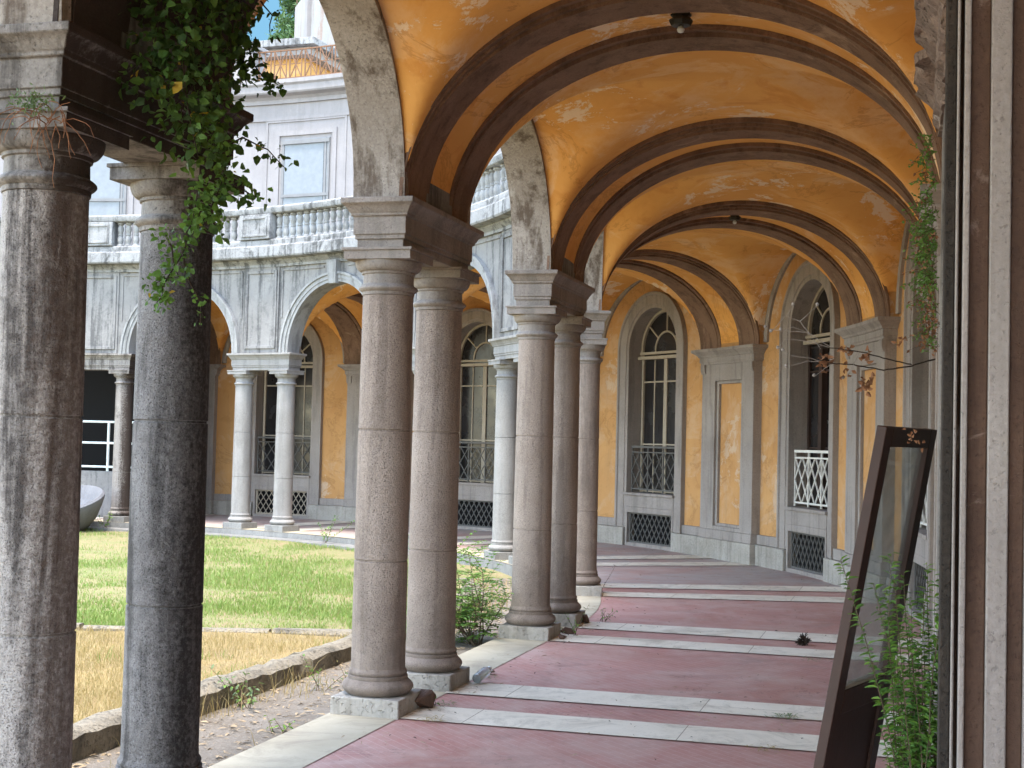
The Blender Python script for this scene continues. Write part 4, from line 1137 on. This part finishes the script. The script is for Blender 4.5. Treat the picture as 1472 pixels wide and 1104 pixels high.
for s_ in (20.75, 21.55, 22.4, 23.3):
    v, f = tube([M(s_, wq+.09, .8), M(s_, wq+.09, 1.8)], .026, .026, 6); V, F = cat((V, F), (v, f))
link_mesh('rail', V, F, MAT['railwhite'], lr)
mb = MB(); mb.box(20.3, 24.2, 1.6, 1.75, 0, 4.3, n=8); mb.build('opening_dark_sheet', MAT['black'], lr, smooth=False)  # added black sheet, painted for the darkness of the opening

bt = empty('plastic_bottle', M(.60, .285, .004), 'crumpled clear blue plastic bottle lying by the plinth of the middle column', 'bottle')
tb = NT('bluish_clear_plastic'); tb.b.inputs['Transmission Weight'].default_value = .7; tb.b.inputs['Roughness'].default_value = .2; tb.out((.72, .82, .9))
v, f = lathe([(.005, 0), (.030, .002), (.034, .02), (.031, .05), (.035, .07), (.033, .12), (.034, .15), (.022, .185), (.013, .20), (.013, .21), (.005, .21)], 14)
Rm = Matrix.Rotation(radians(80), 3, 'X') @ Matrix.Rotation(.4, 3, 'Z'); Rz = Matrix.Rotation(2.75, 3, 'Z'); bpz = M(.60, .285, .04)
link_mesh('body', [Rz @ (Rm @ q) + bpz for q in v], f, tb.m, bt, ang=60)
v, f = lathe([(.004, .205), (.016, .206), (.016, .225), (.004, .226)], 12); link_mesh('cap', [Rz @ (Rm @ q) + bpz for q in v], f, MAT['railwhite'], bt)

cb_ = at(1155, 914, 11.9); cb_.z = .03; r = random.Random(2); V, F = [], []
for i in range(160):
    d = rv(r); leaf(V, F, cb_ + d*.015*r.random(), d, rv(r), r.uniform(.03, .075), .012)
tag(link_mesh('dry_clump', V, F, MAT['bark_dark'], smooth=False), 'small dark dried clump lying on the white stripe near the door', 'dry clump')

# broken plinth corner stones
V, F = [], []
def rock(c, sx, sy, sz, seed):
    import bmesh
    r_ = random.Random(seed); bm = bmesh.new()
    for i in range(15):
        d_ = rv(r_)*r_.uniform(.85, 1.1); bm.verts.new((d_.x*sx, d_.y*sy, max(d_.z, -.7)*sz))
    res = bmesh.ops.convex_hull(bm, input=bm.verts); dead_ = [v for v in bm.verts if not v.link_faces]
    bmesh.ops.delete(bm, geom=dead_, context='VERTS'); bm.verts.index_update()
    out_ = [Vector(v.co) + c for v in bm.verts], [tuple(v.index for v in f.verts) for f in bm.faces]; bm.free(); return out_
GR = 'stone fragments fallen beside the plinths'
for (s_, w_, sx, sy, sz, sd_, lab) in ((-D+.17, .225, .10, .10, .075, 1, 'broken brown corner stone beside the first pink column plinth'), (P-D-.05, .27, .06, .05, .025, 2, 'thin broken brick flake before the sapling column plinth'), (P-D+.28, .25, .07, .06, .035, 3, 'dark broken brick under the weed at the sapling column'), (P+D+.12, .24, .055, .08, .05, 4, 'dark brick lump at the foot of the reddish column'), (1.08, .235, .04, .04, .02, 6, 'small stone chip beside the plastic bottle')):
    v, f = rock(M(s_, w_, sz*.75), sx, sy, sz, sd_)
    tag(link_mesh('stone_fragment', v, f, MAT['brownjamb'] if sd_ < 5 else MAT['plinth'], ang=5, bev=.004), lab, 'stone', GR)

# twigs and leaves lying about
def scatter(name, n, fn, mat, L0, L1, seed, wr=.35):
    r_ = random.Random(seed); V, F = [], []
    for i in range(n):
        p = fn(r_); a = r_.uniform(0, 2*pi); L = r_.uniform(L0, L1)
        leaf(V, F, p, Vector((cos(a), sin(a), r_.uniform(-.15, .25))), Vector((0, 0, 1)) + rv(r_)*.4, L, L*wr*r_.uniform(.5, 1.2), .2)
    return tag(link_mesh(name, V, F, mat, smooth=False), kind='stuff')
scatter('leaf_litter', 2600, lambda r_: M(r_.uniform(-4, 9), r_.uniform(-1.05, -.26), -.08), MAT['litter'], .02, .075, 3, .25)
def fl_pt(r_):
    while 1:
        s_ = r_.uniform(-1.5, 14); w_ = r_.choice([r_.uniform(.2, 3.2), r_.gauss(.3, .1), r_.gauss(3.0, .12), r_.uniform(.2, 3.2)])
        if -.1 < w_ < 3.2: return M(s_, w_, .009)
scatter('floor_leaf_litter', 1000, fl_pt, MAT['litter'], .012, .05, 6, .22)
scatter('floor_dark_litter', 380, fl_pt, MAT['bark_dark'], .01, .035, 7, .4)
# tufts of dry clippings on the paving
for i, (x, y, n) in enumerate(((1130, 1025, 60), (1103, 1072, 40), (1170, 945, 30), (1012, 1030, 8), (700, 968, 50), (620, 1030, 40), (640, 1008, 40))):
    r = random.Random(60+i); d = 2069*1.61/(y - 552 - 80 - .024*(x-736)); c = at(x, y, d); c.z = .008; V, F = [], []
    for j in range(n):
        a = r.uniform(0, 2*pi); leaf(V, F, c + Vector((r.gauss(0, .045), r.gauss(0, .05), 0)), Vector((cos(a), sin(a), r.uniform(.0, .5))), Vector((0, 0, 1)), r.uniform(.02, .06), .006)
    tag(link_mesh('dry_grass_tuft', V, F, MAT['straw' if i % 2 else 'leaf_grey'], smooth=False), kind='stuff')

# grass blades
def blades(name, n, region, mats, hmin, hmax, wd, seed, lean=.4):
    r_ = random.Random(seed); V, F = [], []
    for i in range(n):
        q = region(r_)
        if q is None: continue
        x, y, z, hs = q; a = r_.uniform(0, 2*pi); h = r_.uniform(hmin, hmax)*hs; b_ = r_.uniform(0, 2*pi)
        dx, dy = cos(a)*wd/2, sin(a)*wd/2; lx, ly = cos(b_)*h*lean*r_.random(), sin(b_)*h*lean*r_.random(); o = len(V)
        V += [Vector((x-dx, y-dy, z)), Vector((x+dx, y+dy, z)), Vector((x+dx*.6+lx*.4, y+dy*.6+ly*.4, z+h*.6)), Vector((x-dx*.6+lx*.4, y-dy*.6+ly*.4, z+h*.6)), Vector((x+lx, y+ly, z+h))]
        F += [(o, o+1, o+2, o+3), (o+3, o+2, o+4)]
    return tag(link_mesh(name, V, F, mats, smooth=False, base=Vector((0, 0, 0))), kind='stuff')
from mathutils import noise as mn
def reg_green(r_):
    y = 12.75 + (25.6-12.75)*r_.random()**1.3; x = r_.uniform(-.42*y - .4, -.05*y)
    if x < -9.5: return None
    s_, w_ = loc_sw(x, y)
    if w_ > (-1.25 if s_ < 7 else -.63): return None
    d = mn.noise(Vector((x*.55, y*.55, 3))) + .5*mn.noise(Vector((x*1.7, y*1.7, 9)))
    if y > 20.5 and d > -.05 and r_.random() < .8: return None
    if d > .30 and r_.random() < .72: return None
    return x, y, -.13, .8 + .6*max(0, .4 - d)
def reg_bare(r_):
    q = reg_green(r_)
    if q is None: return None
    return q[0], q[1], q[2], .7
def reg_dry(r_):
    y = 7.2 + (12.6-7.2)*r_.random(); x = r_.uniform(-.44*y, -.08*y)
    s_, w_ = loc_sw(x, y)
    if w_ > -1.24: return None
    return x, y, -.13, .7 + .5*mn.noise(Vector((x*2, y*2, 1)))
blades('lawn_grass', 95000, reg_green, MAT['grass'], .028, .065, .009, 1, .7)
blades('lawn_dry_grass', 9000, reg_bare, MAT['straw'], .025, .06, .008, 2, .8)
blades('dry_grass', 40000, reg_dry, MAT['straw'], .04, .12, .0045, 4, 1.1)
def reg_dry_g(r_):
    q = reg_dry(r_)
    if q is None or mn.noise(Vector((q[0]*1.3, q[1]*1.3, 5))) < .25: return None
    return q
blades('green_tufts', 6000, reg_dry_g, MAT['grass'], .06, .13, .007, 5, .6)
def reg_strip(r_):
    s_ = r_.uniform(-4, 9); w_ = -1.06 + .35*abs(r_.gauss(0, .5))
    if mn.noise(Vector((s_*1.2, w_*3, 2))) < .0: return None
    p = M(s_, w_, -.09); return p.x, p.y, p.z, 1
blades('strip_straw', 1800, reg_strip, MAT['straw'], .05, .2, .005, 8, .9)

# pine beyond the roofs
def tree(name, label, base, h, rad, n, L, mat, seed, z0):
    r_ = random.Random(seed); root = empty(name, base, label, 'tree'); V, F = tube([base, base + Vector((.2, 0, h*.5)), base + Vector((.1, .1, h))], .35, .08, 8)
    V2, F2 = [], []
    limbs = []
    for i in range(34):
        u = r_.uniform(z0, .97); a = r_.uniform(0, 2*pi); rr = rad*(1.15 - u*.75)*r_.uniform(.6, 1)
        p0 = base + Vector((.1, .05, h*u)); pts = [p0, p0 + Vector((cos(a)*rr*.5, sin(a)*rr*.5, rr*.18)), p0 + Vector((cos(a)*rr, sin(a)*rr, rr*.22))]
        v, f = tube(pts, .07, .02, 4); V, F = cat((V, F), (v, f)); limbs.append(pts)
    for i in range(n):
        pts = r_.choice(limbs); u = r_.uniform(.25, 1.05); p = pts[0].lerp(pts[2], u) + rv(r_)*rad*.17*r_.random()**.5
        leaf(V2, F2, p, rv(r_) + Vector((0, 0, .4)), rv(r_), L*r_.uniform(.6, 1.3), L*.3)
    link_mesh('trunk', V, F, MAT['bark'], root); link_mesh('crown', V2, F2, MAT[mat], root, smooth=False)
tp = at(424, 30, 62)
tree('pine_tree', 'dark green pine top showing beyond the attic roof', Vector((tp.x, tp.y, 0)), tp.z+4.2, 2.6, 9000, .30, 'pine', 3, .55)
